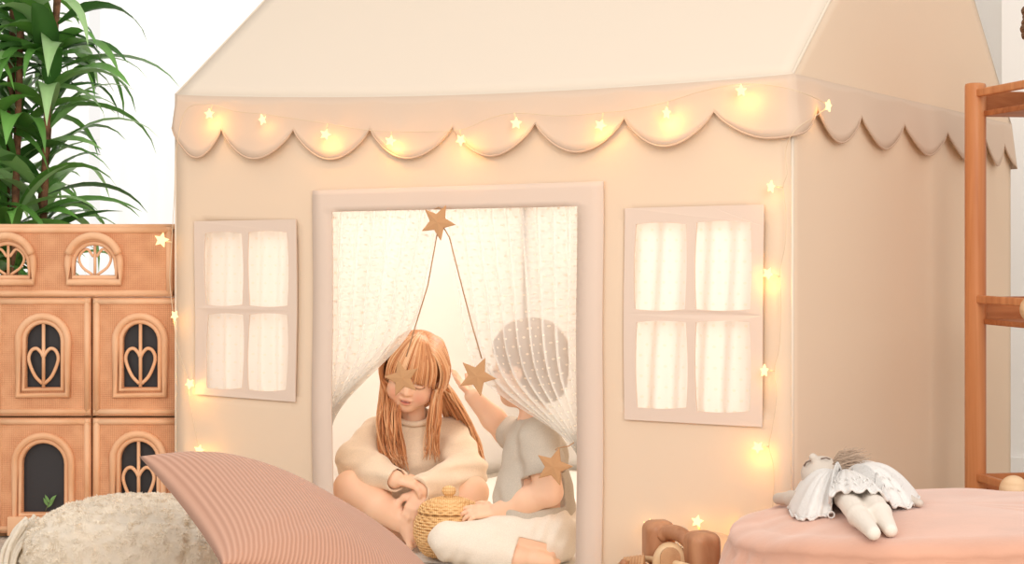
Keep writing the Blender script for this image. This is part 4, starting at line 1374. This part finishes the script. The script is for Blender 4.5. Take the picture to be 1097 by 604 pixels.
def basis(fwd, up):
    f = Vector(fwd).normalized(); u = Vector(up); u = (u - f * u.dot(f)).normalized(); l = f.cross(u)
    return Matrix((l, f, u)).transposed()       # columns: lateral, forward, up
def head_parts(fl, o, R, s=1.0):
    def w(x, y, z): return Vector(o) + R @ (Vector((x, y, z)) * s)
    A = np.array(R)
    def E(c, r, k=0.01, sub=False): fl.ell(w(*c), [q * s for q in r], A, k * s, sub)
    E((0, -0.012, 0.028), (0.072, 0.086, 0.076), 0.02)
    E((0, 0.024, -0.030), (0.058, 0.058, 0.066), 0.03)
    E((0, 0.052, -0.082), (0.022, 0.022, 0.018), 0.025)
    for sx in (-1, 1):
        E((sx * 0.034, 0.044, -0.046), (0.026, 0.026, 0.026), 0.02)
        E((sx * 0.031, 0.094, -0.004), (0.018, 0.016, 0.012), 0.012, True)
        E((sx * 0.029, 0.0695, -0.006), (0.0145, 0.012, 0.0095), 0.004)
        E((sx * 0.073, -0.006, -0.018), (0.009, 0.016, 0.023), 0.006)
    fl.cone(w(0, 0.076, 0.002), w(0, 0.089, -0.028), 0.007 * s, 0.0095 * s, 0.012 * s)
    for sx in (-1, 1): E((sx * 0.0095, 0.083, -0.031), (0.006, 0.007, 0.0055), 0.005)
    E((0, 0.0775, -0.0525), (0.0185, 0.0085, 0.0055), 0.005)
    E((0, 0.0765, -0.0640), (0.0150, 0.0090, 0.0060), 0.005)
    E((0, 0.088, -0.0585), (0.0135, 0.010, 0.0026), 0.002, True)
def head_colour(o, R, s=1.0, brow=BROW):
    A = np.array(R); o = npv(o)
    def fn(p):
        q = (p - o) @ A / s
        c = np.tile(SKIN, (len(p), 1))
        def mixin(mask, col): 
            m = np.clip(mask, 0, 1)[:, None]; c[:] = c * (1 - m) + col * m
        x, y, z = q[:, 0], q[:, 1], q[:, 2]
        fr = (y > 0.03) & ((q ** 2).sum(1) < 0.0196)
        for sx in (-1, 1):
            d = np.sqrt((x - sx * 0.036) ** 2 + (z + 0.044) ** 2)
            mixin(fr * 0.55 * np.exp(-(d / 0.018) ** 2), BLUSH)
            lz = -0.0135 + 0.22 * (x - sx * 0.029) ** 2 / 0.015
            mixin((fr & (np.abs(x - sx * 0.029) < 0.0155)) * np.exp(-((z - lz) / 0.0026) ** 2) * 0.95, LASH)
            bz = 0.021 - 9.0 * (x - sx * 0.03) ** 2
            mixin((fr & (np.abs(x - sx * 0.03) < 0.018)) * np.exp(-((z - bz) / 0.003) ** 2) * 0.6, brow)
        lip = (fr & (y > 0.066)) * np.clip(1.6 - np.sqrt((x / 0.0185) ** 2 + ((z + 0.0585) / 0.0115) ** 2) * 1.5, 0, 1)
        mixin(lip * 0.85, LIP)
        mixin((fr & (y > 0.06) & (np.abs(x) < 0.0135)) * np.exp(-((z + 0.0585) / 0.0026) ** 2), MOUTH)
        mixin((fr & (y > 0.06) & (np.abs(x) < 0.009)) * np.exp(-((z + 0.0563) / 0.0016) ** 2) * 0.8, TEETH)
        # knuckle / knee warmth is left to the light
        return c
    return fn

def hand(fl, wrist, d, n, size, left, curl=(0.5, 0.5, 0.5, 0.55), spread=0.10, thumb_in=0.35, rs=1.0):
    d = Vector(d).normalized(); n = Vector(n); n = (n - d * n.dot(d)).normalized()
    l = n.cross(d) if left else d.cross(n)
    s = size; w = Vector(wrist)
    rad = 0.060 * s * rs
    offs = (0.155, 0.052, -0.052, -0.150); lens = (0.40, 0.44, 0.41, 0.33)
    kn = []
    for i in range(4):
        k = w + d * (0.50 - 0.03 * abs(i - 1)) * s + l * offs[i] * s - n * 0.01 * s
        fl.cone(w + d * 0.05 * s + l * offs[i] * 0.5 * s, k, 0.085 * s, 0.074 * s, 0.035 * s)
        kn.append(k)
    fl.cone(w + d * 0.10 * s + l * 0.07 * s + n * 0.03 * s, w + d * 0.36 * s + l * 0.16 * s + n * 0.03 * s, 0.085 * s, 0.07 * s, 0.03 * s)
    for i in range(4):
        p = kn[i]; dirn = (d + l * spread * (1.2, 0.4, -0.4, -1.2)[i]).normalized(); c = curl[i]; r = rad * (1, 1.02, 1, 0.88)[i]
        first = True
        for frac, a in ((0.45, c * 0.55), (0.31, c), (0.24, c * 0.8)):
            dirn = (dirn * math.cos(a) + n * math.sin(a)).normalized()
            q = p + dirn * lens[i] * s * frac
            fl.cone(p, q, r, r * 0.93, 0.006 if first else 0.003); p = q; r *= 0.93; first = False
    p = w + d * 0.16 * s + l * 0.15 * s + n * 0.03 * s
    dirn = (d * 0.62 + l * 0.78 + n * 0.15).normalized(); r = rad * 1.18
    for frac, bend in ((0.22, 0), (0.17, thumb_in), (0.14, thumb_in * 0.7)):
        dirn = (dirn + (d * 0.8 - l * 0.55 + n * 0.35) * bend).normalized()
        q = p + dirn * s * frac; fl.cone(p, q, r, r * 0.9, 0.007); p = q; r *= 0.9
def foot(fl, ankle, toe, up, s, side):
    """heel, arch, ball and five toes"""
    a = Vector(ankle); t = Vector(toe); d = (t - a).normalized(); u = Vector(up); u = (u - d * u.dot(d)).normalized(); l = d.cross(u) * side
    L = (t - a).length
    fl.cone(a - d * 0.018 * s, a + d * L * 0.45, 0.024 * s, 0.021 * s, 0.015)
    fl.cone(a + d * L * 0.4 + l * 0.008 * s, t - d * 0.022 * s + l * 0.010 * s, 0.022 * s, 0.017 * s, 0.012)
    fl.cone(a + d * L * 0.4 - l * 0.008 * s, t - d * 0.026 * s - l * 0.012 * s, 0.020 * s, 0.015 * s, 0.012)
    for i in range(5):
        o = (1.15, 0.5, 0.0, -0.5, -0.95)[i] * 0.0175 * s
        b = t - d * (0.022 + 0.002 * i) * s + l * o
        fl.cone(b, b + d * (0.024 - 0.0025 * i) * s - u * 0.003, (0.0095, 0.0075, 0.007, 0.0065, 0.006)[i] * s, (0.0085, 0.0065, 0.006, 0.0058, 0.0055)[i] * s, 0.004)

# ------------------------------------------------------------------ the girl
HAIR1 = [np.array(s2l(c)[:3]) for c in ((214, 154, 108), (200, 136, 90), (228, 176, 130), (240, 198, 156), (192, 128, 84))]
def girl():
    G = P
    base = G(440, 575, 4.85); base.z = 0.012
    HD = G(444, 398, 4.775); HS = 0.93
    R = basis((-0.16, -1, -0.34), (0.20, -0.30, 1))
    body = Field((-0.52, 4.46, 0.0), (-0.03, 5.0, 0.75), 0.0025)
    pel = G(441, 553, 4.88); chest = G(442, 482, 4.86); nk = G(443, 449, 4.835)
    body.ell(pel, (0.085, 0.075, 0.068), k=0.02)
    body.cone(pel, chest, 0.075, 0.072, 0.03)
    shL = G(405, 466, 4.86); shR = G(482, 466, 4.86)
    body.cone(shL, shR, 0.034, 0.034, 0.03)
    body.cone(chest, nk, 0.05, 0.030, 0.03)
    body.cone(nk, HD + R @ Vector((0, -0.02, -0.05)), 0.029, 0.032, 0.015)
    head_parts(body, HD, R, HS)
    # arms: image left, image right
    elL = G(382, 494, 4.76); wrL = G(423, 513, 4.635)
    elR = G(499, 506, 4.76); wrR = G(452, 524, 4.635)
    body.chain([shL, elL, wrL], [0.034, 0.029, 0.0235], 0.012)
    body.chain([shR, elR, wrR], [0.034, 0.029, 0.0235], 0.012)
    hand(body, wrL, (1, -0.12, -0.18), (-0.05, 0.35, -1), 0.112, False, curl=(0.7, 0.75, 0.8, 0.85), thumb_in=0.5, rs=1.15)
    hand(body, wrR, (-0.34, -0.22, -0.9), (0.1, 1, -0.15), 0.112, True, curl=(0.35, 0.3, 0.3, 0.35), spread=0.08, rs=1.15)
    # legs, crossed
    knL = G(377, 523, 4.70); anL = G(440, 564, 4.655)
    knR = G(504, 528, 4.72); anR = G(436, 572, 4.745)
    body.chain([G(416, 550, 4.88), G(396, 532, 4.80), knL], [0.064, 0.056, 0.046], 0.02)
    body.chain([knL, G(404, 541, 4.655), anL], [0.044, 0.041, 0.026], 0.012)
    body.chain([G(466, 550, 4.88), G(488, 538, 4.81), knR], [0.064, 0.056, 0.046], 0.02)
    body.chain([knR, G(474, 556, 4.71), anR], [0.044, 0.040, 0.026], 0.012)
    foot(body, anL, G(448, 584, 4.60), (0, 0.2, 1), 1.0, 1)
    foot(body, anR, G(386, 566, 4.70), (0, -0.5, 0.8), 1.0, 1)
    body.half((0, 0, 0.0128), (0, 0, -1))
    root = field_obj('person', body, M_skin, None, head_colour(HD, R, HS), smooth_it=1)
    tag(root, 'girl with long ginger hair in a cream sweater sitting cross-legged in the tent', 'person')
    # sweater
    sw = Field((-0.52, 4.46, 0.0), (-0.03, 5.02, 0.62), 0.003)
    sw.cone(G(441, 542, 4.88), G(442, 490, 4.865), 0.100, 0.094, 0.02)
    sw.ell(G(442, 538, 4.87), (0.112, 0.098, 0.05), k=0.03)
    sw.cone(G(408, 468, 4.86), G(480, 468, 4.86), 0.048, 0.048, 0.04)
    sw.cone(G(442, 480, 4.855), G(443, 459, 4.84), 0.075, 0.046, 0.03)
    for sh, el, wr in ((shL, elL, wrL), (shR, elR, wrR)):
        w2 = el.lerp(wr, 0.90)
        mid = el.lerp(wr, 0.55) + Vector((0, 0, -0.006))
        sw.chain([sh, sh.lerp(el, 0.5) + Vector((0, 0, 0.002)), el, mid], [0.048, 0.049, 0.050, 0.047], 0.018)
        sw.cone(mid, w2, 0.047, 0.036, 0.012)
        sw.cone(el.lerp(wr, 0.86), el.lerp(wr, 1.06), 0.034, 0.033, 0.004, flat=True)
    sw.ripple(lambda p: 0.0036 * wob(p * np.array([1, 1, 1.5]), 50, 3) + 0.0022 * wob(p * np.array([1, 1, 2.2]), 80, 8))
    sw.ripple(lambda p: 0.0030 * np.sin(p[:, 2] * 130 + 3.0 * wob(p, 20, 12)) * np.clip(wob(p, 18, 5) + 0.2, 0, 1))
    for sh, el, wr in ((shL, elL, wrL), (shR, elR, wrR)):
        d = (wr - el).normalized()
        sw.cone(wr + d * 0.03, el.lerp(wr, 0.97), 0.028, 0.026, 0.002, True)
    sw.cone(nk + Vector((0, -0.012, 0.05)), nk + Vector((0, -0.006, -0.004)), 0.040, 0.036, 0.004, True)
    so = field_obj('sweater', sw, M_knit, root, smooth_it=1)
    mb = MB()
    up = (HD - nk).normalized(); c = nk + Vector((0, -0.010, 0.010))
    a = up.orthogonal().normalized(); b = up.cross(a)
    mb.tube([c + (a * math.cos(t) + b * math.sin(t)) * 0.043 + Vector((0, 0, -0.012 * max(0, -math.sin(0)))) for t in [2 * PI * i / 40 for i in range(40)]], 0.0075, 8, closed=True)
    mb.build('collar', M_knit, so)
    # hair: a close cap and long locks
    cap = Field(HD - Vector((0.13, 0.13, 0.14)), HD + Vector((0.13, 0.14, 0.14)), 0.0025)
    def w(x, y, z): return HD + R @ (Vector((x, y, z)) * (HS + 0.01))
    cap.ell(w(0, -0.020, 0.026), (0.078, 0.083, 0.080), np.array(R), 0.01)
    cap.ell(w(0, -0.045, -0.045), (0.076, 0.055, 0.08), np.array(R), 0.02)
    cap.ell(w(0, 0.072, -0.04), (0.060, 0.06, 0.092), np.array(R), 0.008, True)
    ho = field_obj('hair', cap, M_hair, root, lambda p: np.tile(HAIR1[1], (len(p), 1)) * (1 + 0.18 * np.sin((p[:, :1] - p[:, 1:2] * 0.3) * 900)), smooth_it=2)
    rr = random.Random(21)
    acc = MB(); cols = []
    def lock(pts, r, n=20, col=None, taper=0.25):
        c = cr(pts, n); k = len(acc.v)
        rs = [r * (0.75 + 0.25 * math.sin(PI * min(1, i / n * 1.3))) * (1 if i / n < 0.7 else max(taper, 1 - (i / n - 0.7) / 0.3 * (1 - taper))) for i in range(n + 1)]
        acc.tube(c, rs, 6, flat=0.6)
        cc = col if col is not None else HAIR1[rr.choice((0, 0, 1, 2, 2, 3, 4))]
        m = len(acc.v) - k
        for i in range(m):
            t = (i // 6) / n
            cols.append(cc * (0.92 + 0.22 * t))
    J = lambda a: rr.uniform(-a, a)
    # bangs
    for i in range(100):
        t = i / 99; x = -0.066 + 0.132 * t + J(0.003)
        y = 0.062 * math.sqrt(max(0, 1 - (x / 0.082) ** 2))
        zb = 0.006 + J(0.004) - 0.010 * abs(x / 0.056) ** 3
        lock([w(x * 0.12, -0.010 + J(0.01), 0.112), w(x * 0.45, 0.040, 0.106), w(x * 0.85, 0.030 + y * 0.78, 0.066), w(x * 1.0, 0.030 + y * 0.98, 0.034), w(x * 1.02, 0.027 + y * 0.98, zb)], 0.0038, 16, taper=0.4)
    # sides and back: down over the ears, then free
    def side_lock(sx, yr, drop, r=0.0039):
        """sx: -1 or 1 in head space; yr: where on the parting it starts; drop: free points in the world"""
        lx = 0.088 + J(0.005)
        yy = yr * 0.9
        k = math.sqrt(max(0.15, 1 - (yy / 0.105) ** 2))
        pts = [w(sx * 0.004, yr, 0.108 - 3.2 * yr * yr), w(sx * 0.050, yr * 1.0, 0.092 - 2.5 * yr * yr), w(sx * lx * k, yy, 0.036), w(sx * (lx + 0.002) * k, yy * 0.9, -0.020)]
        lock(pts + drop, r, 34)
    # head space +x is lateral = forward x up; find which side is image left
    s_left = -1 if (R @ Vector((1, 0, 0))).x > 0 else 1
    for i in range(140):      # image left, falling over the chest
        yr = rr.uniform(-0.075, 0.050); t = rr.random()
        q1 = G(409 + 18 * t + J(3), 424 + J(4), 4.765 + 0.05 * rr.random() - 0.02 * t)
        q2 = G(404 + 24 * t + J(2), 452 + J(4), 4.735 + 0.02 * J(1))
        q3 = G(408 + 24 * t + J(4), 482 + J(4), 4.742 + J(0.01))
        q4 = G(416 + 20 * t + J(4), 498 + J(10), 4.740 + J(0.01))
        side_lock(s_left, yr, [q1, q2, q3, q4])
    for i in range(60):      # image right, front strands
        yr = rr.uniform(0.0, 0.052); t = rr.random()
        q1 = G(464 + 8 * t + J(2), 422 + J(4), 4.74 + J(0.012))
        q2 = G(459 + 12 * t + J(2), 450 + J(4), 4.742 + J(0.012))
        q3 = G(456 + 14 * t + J(3), 472 + J(5), 4.752 + J(0.01))
        q4 = G(454 + 16 * t + J(3), 488 + J(8), 4.756 + J(0.01))
        side_lock(-s_left, yr, [q1, q2, q3, q4])
    for i in range(150):      # image right, behind the shoulder
        yr = rr.uniform(-0.08, 0.02); t = rr.random()
        q1 = G(470 + 14 * t + J(2), 420 + J(5), 4.80 + J(0.02))
        q2 = G(480 + 25 * t + J(3), 452 + J(5), 4.865 + J(0.03) + 0.03 * (1 - t))
        q3 = G(490 + 25 * t + J(3), 482 + J(5), 4.89 + J(0.015))
        q4 = G(499 + 21 * t + J(3), 504 + J(9), 4.90 + J(0.015))
        side_lock(-s_left, yr, [q1, q2, q3, q4])
    lo = acc.build('hair_strands', M_hair, ho)
    at_ = lo.data.attributes.new('Col', 'FLOAT_COLOR', 'POINT')
    at_.data.foreach_set('color', [c for q in cols for c in (*q, 1.0)])
    return root
girl()

# ------------------------------------------------------------------ the toddler
def toddler():
    G = P
    HD = G(564, 391, 4.50)
    fwd = (-0.90, 0.42, -0.10)
    R = basis(fwd, (0.10, 0.0, 1)); s = 0.96
    A = np.array(basis((-0.92, 0.38, 0), (0, 0, 1)))
    body = Field((-0.24, 4.29, 0.0), (0.19, 4.80, 0.72), 0.0025)
    pel = G(586, 570, 4.50); belly = G(572, 530, 4.50); chest = G(574, 490, 4.50); nk = G(569, 452, 4.50)
    body.ell(pel, (0.085, 0.078, 0.065), A, 0.02)
    body.cone(pel, belly, 0.072, 0.074, 0.03); body.cone(belly, chest, 0.074, 0.070, 0.03)
    shN = G(579, 470, 4.425); shF = G(561, 469, 4.585)
    body.cone(shN, shF, 0.033, 0.033, 0.03)
    body.cone(chest, nk, 0.05, 0.030, 0.03)
    body.cone(nk, HD + R @ Vector((0, -0.02, -0.06)), 0.029, 0.032, 0.015)
    head_parts(body, HD, R, s)
    elN = G(588, 527, 4.395); wrN = G(534, 547, 4.455)
    body.chain([shN, shN.lerp(elN, 0.5), elN], [0.037, 0.037, 0.0325], 0.014)
    body.chain([elN, elN.lerp(wrN, 0.4), wrN], [0.0325, 0.032, 0.021], 0.012)
    hand(body, wrN, (-1, 0.12, -0.06), (0.0, 0.55, -0.85), 0.104, True, curl=(0.22, 0.30, 0.38, 0.45), spread=0.16, rs=1.05)
    elF = G(543, 464, 4.66); wrF = G(506, 424, 4.635)
    body.chain([shF, elF], [0.034, 0.031], 0.012)
    body.chain([elF, elF.lerp(wrF, 0.4), wrF], [0.031, 0.030, 0.020], 0.012)
    hand(body, wrF, (-0.62, -0.05, 0.72), (0.72, -0.25, 0.62), 0.086, False, curl=(0.05, 0.06, 0.08, 0.1), spread=0.10, rs=1.05)
    # legs
    knN = G(482, 581, 4.40); anN = G(554, 598, 4.375)
    body.chain([G(590, 576, 4.44), knN], [0.055, 0.040], 0.02); body.chain([knN, anN], [0.036, 0.025], 0.01)
    foot(body, anN + Vector((0.012, 0, 0)), G(598, 602, 4.385), (0, 0, 1), 0.92, -1)
    knF = G(492, 572, 4.60); anF = G(578, 588, 4.60)
    body.chain([G(584, 572, 4.56), knF], [0.055, 0.040], 0.02); body.chain([knF, anF], [0.036, 0.025], 0.01)
    foot(body, anF + Vector((0.02, -0.02, 0)), G(614, 590, 4.555), (0, 0, 1), 0.92, 1)
    body.half((0, 0, 0.0128), (0, 0, -1))
    root = field_obj('person', body, M_skin, None, head_colour(HD, R, s), smooth_it=1)
    tag(root, 'toddler in a grey T-shirt kneeling with one hand on the basket, head under tulle', 'person')
    # hair
    hf = Field(HD - Vector((0.14, 0.14, 0.14)), HD + Vector((0.14, 0.14, 0.14)), 0.0022)
    def w(x, y, z): return HD + R @ (Vector((x, y, z)) * s)
    hf.ell(w(0, -0.014, 0.030), (0.083, 0.095, 0.085), np.array(R), 0.01)
    hf.ell(w(0, -0.050, -0.03), (0.066, 0.050, 0.066), np.array(R), 0.02)
    hf.ell(w(0, 0.080, -0.030), (0.085, 0.070, 0.075), np.array(R), 0.012, True)
    for sx in (-1, 1): hf.ell(w(sx * 0.082, 0.010, -0.030), (0.016, 0.026, 0.030), np.array(R), 0.008, True)
    c0 = npv(HD)
    def streak(p):
        q = (p - c0) @ np.array(R)
        an = np.arctan2(q[:, 0], q[:, 1] + 0.03)
        return 0.0022 * np.sin(an * 38 + 3 * wob(p, 30, 2)) + 0.0014 * np.sin(an * 71 + 2 * wob(p, 50, 5))
    hf.ripple(streak)
    field_obj('hair', hf, M_brown, root, smooth_it=1)
    # T-shirt
    t = Field((-0.20, 4.28, 0.02), (0.19, 4.75, 0.50), 0.0026)
    t.ell(G(572, 545, 4.50), (0.098, 0.094, 0.09), A, 0.03)
    t.cone(G(577, 562, 4.50), G(572, 528, 4.50), 0.088, 0.088, 0.03)
    t.cone(G(572, 528, 4.50), G(574, 492, 4.50), 0.086, 0.079, 0.03)
    t.cone(shN + Vector((0, 0.012, 0)), shF + Vector((0, -0.012, 0)), 0.045, 0.045, 0.035)
    t.cone(G(573, 482, 4.50), G(569, 459, 4.50), 0.066, 0.042, 0.03)
    eN = shN.lerp(elN, 0.58); t.cone(shN + Vector((-0.004, 0.004, 0.002)), eN, 0.046, 0.051, 0.018, flat=False)
    dN = (elN - shN).normalized()
    lo_, hi_ = eN - Vector((0.08, 0.075, 0.08)), eN + Vector((0.08, 0.05, 0.06))
    eF = shF.lerp(elF, 0.7); t.cone(shF, eF, 0.044, 0.043, 0.018)
    t.ripple(lambda p: 0.0038 * wob(p * np.array([1, 1, 0.6]), 55, 13) + 0.0018 * wob(p, 100, 4))
    t.ripple(lambda p: 0.0022 * np.sin(p[:, 2] * 120 + p[:, 0] * 160 + 2.5 * wob(p, 22, 9)) * np.clip(wob(p, 20, 3) + 0.2, 0, 1))
    # hollow the sleeve mouth, the hem and the neck
    t.cone(eN + dN * 0.012, eN + dN * 0.09, 0.062, 0.062, 0.003, True, flat=True)
    t.cone(eN - dN * 0.001, eN + dN * 0.02, 0.041, 0.043, 0.002, True)
    dF = (elF - shF).normalized()
    t.cone(eF + dF * 0.016, eF + dF * 0.08, 0.06, 0.06, 0.003, True, flat=True)
    t.cone(eF + dF * 0.008, eF + dF * 0.03, 0.038, 0.040, 0.002, True)
    hem = G(574, 571, 4.50); t.half(hem, (-0.14, 0, -1))
    t.cone(nk + Vector((0, 0, 0.05)), nk + Vector((0.002, 0, 0.002)), 0.040, 0.036, 0.003, True)
    so = field_obj('t_shirt', t, M_tee, root, smooth_it=1)
    # trousers
    q = Field((-0.24, 4.28, 0.004), (0.20, 4.80, 0.26), 0.0026)
    q.ell(G(586, 568, 4.50), (0.096, 0.088, 0.074), A, 0.02)
    q.cone(G(592, 574, 4.445), knN, 0.062, 0.047, 0.02); q.cone(knN, knN.lerp(anN, 0.96), 0.046, 0.037, 0.012)
    q.cone(G(584, 571, 4.56), knF, 0.062, 0.047, 0.02); q.cone(knF, knF.lerp(anF, 0.96), 0.046, 0.037, 0.012)
    q.ripple(lambda p: 0.0048 * wob(p * np.array([0.6, 1, 1.7]), 58, 31) + 0.0022 * wob(p, 110, 14))
    ax_ = npv((knN - G(592, 574, 4.445)).normalized())
    q.ripple(lambda p: 0.0022 * np.sin((p @ ax_) * 150 + p[:, 2] * 90 + 2.5 * wob(p, 25, 6)) * np.clip(wob(p, 22, 17) + 0.3, 0, 1))
    q.half((0, 0, 0.0128), (0, 0, -1))
    d = (anN - knN).normalized()
    q.cone(anN - d * 0.006, anN + d * 0.06, 0.05, 0.05, 0.003, True, flat=True)
    q.cone(anN - d * 0.02, anN + d * 0.02, 0.0315, 0.0325, 0.002, True)
    po = field_obj('trousers', q, M_pants, root, smooth_it=1)
    return root
toddler()

# ------------------------------------------------------------------ the lidded basket between them
M_bask = mk('basket_rattan', (248, 208, 152), 0.6, weave=((60, 40), (222, 170, 110)))
bx, by = P(481, 560, 4.545).x, 4.545
bk = empty('lidded_basket', (bx, by, 0.012), "round woven rattan basket with a knobbed lid under the toddler's hand", 'basket')
def coil(prof_pts, n, amp, turns_freq):
    c = cr([Vector((r, 0, z)) for r, z in prof_pts], n)
    return [(p.x, p.z) for p in c]
def coiled(name, prof, pitch, parent, mat):
    pts = cr([Vector((r, 0, z)) for r, z in prof], 400); mb = MB(); last = None; L = 0; rings = [pts[0]]
    for a, b in zip(pts, pts[1:]):
        L += (b - a).length
        if L >= pitch: rings.append(b); L = 0
    for k, q in enumerate(rings):
        n = 72
        mb.tube([Vector((bx + (q.x + 0.0007 * math.sin(j * PI / 2 + k * PI)) * math.cos(2 * PI * j / n), by + (q.x + 0.0007 * math.sin(j * PI / 2 + k * PI)) * math.sin(2 * PI * j / n), q.z + 0.0012 * math.sin(j * PI / 2 + k * PI))) for j in range(n)], pitch * 0.56, 6, closed=True)
    mb.lathe((bx, by, 0), [(max(0.001, p.x - pitch * 0.35), p.z) for p in pts[::16]], 40)
    return mb.build(name, mat, parent)
coiled('body', [(0.046, 0.0165), (0.064, 0.024), (0.082, 0.055), (0.085, 0.080), (0.080, 0.105), (0.072, 0.120)], 0.0068, bk, M_bask)
ld = coiled('lid', [(0.074, 0.126), (0.066, 0.138), (0.045, 0.149), (0.022, 0.155), (0.006, 0.156)], 0.0062, bk, M_bask)
mb = MB(); mb.lathe((bx, by, 0.154), [(0.012, 0.0), (0.010, 0.008), (0.016, 0.013), (0.018, 0.020), (0.015, 0.028), (0.006, 0.032), (0.001, 0.0325)], 24); mb.build('knob', M_bask, ld)

# ================================================================== light
wd = bpy.data.worlds.new('world'); SC.world = wd; wd.use_nodes = True
bg = wd.node_tree.nodes['Background']; bg.inputs[0].default_value = (1.0, 0.965, 0.925, 1); bg.inputs[1].default_value = WORLD
def area(name, loc, target, size, energy, col):
    L = bpy.data.lights.new(name, 'AREA'); L.shape = 'RECTANGLE'; L.size = size[0]; L.size_y = size[1]; L.energy = energy; L.color = col
    o = bpy.data.objects.new(name, L); COL.objects.link(o); o.location = loc
    o.rotation_euler = (Vector(target) - Vector(loc)).to_track_quat('-Z', 'Y').to_euler()
    return o
area('added_key', (-2.2, 0.6, 2.6), (0.0, 4.4, 0.6), (1.6, 1.6), KEY, (1.0, 0.95, 0.88))  # added key light from the front left, no visible source
area('added_side_fill', (1.3, -0.8, 2.3), (0.9, 4.8, 0.8), (1.8, 2.4), SIDE, (1.0, 0.93, 0.85))  # added fill that brightens the side wall, no window there
area('window_daylight', (-1.78, wy + 0.5, 1.5), (-1.78, 0, 1.5), (2.8, 2.6), DAY, (1.0, 0.99, 0.97))
TL = bpy.data.lights.new('added_tent_fill', 'POINT'); TL.energy = INNER * 1.75; TL.color = (1.0, 0.95, 0.90); TL.shadow_soft_size = 0.18  # added fill brightening the tent's back wall, no bulb hangs there
tl = bpy.data.objects.new('added_tent_fill', TL); COL.objects.link(tl); tl.location = T(TW * 0.56, TD * 0.66, 1.15)
area('added_tent_front_fill', tuple(T(TW / 2, TD * 0.2, 1.24)), tuple(T(TW / 2, TD * 0.66, 0.2)), (1.1, 0.3), INNER * 0.5, (1.0, 0.95, 0.90))  # added fill above the door, lights the children from the front
SC.view_settings.view_transform = 'Standard'
SC.view_settings.look = 'None'
SC.view_settings.gamma = 1.0
SC.view_settings.use_curve_mapping = False
SC.view_settings.exposure = EXPO
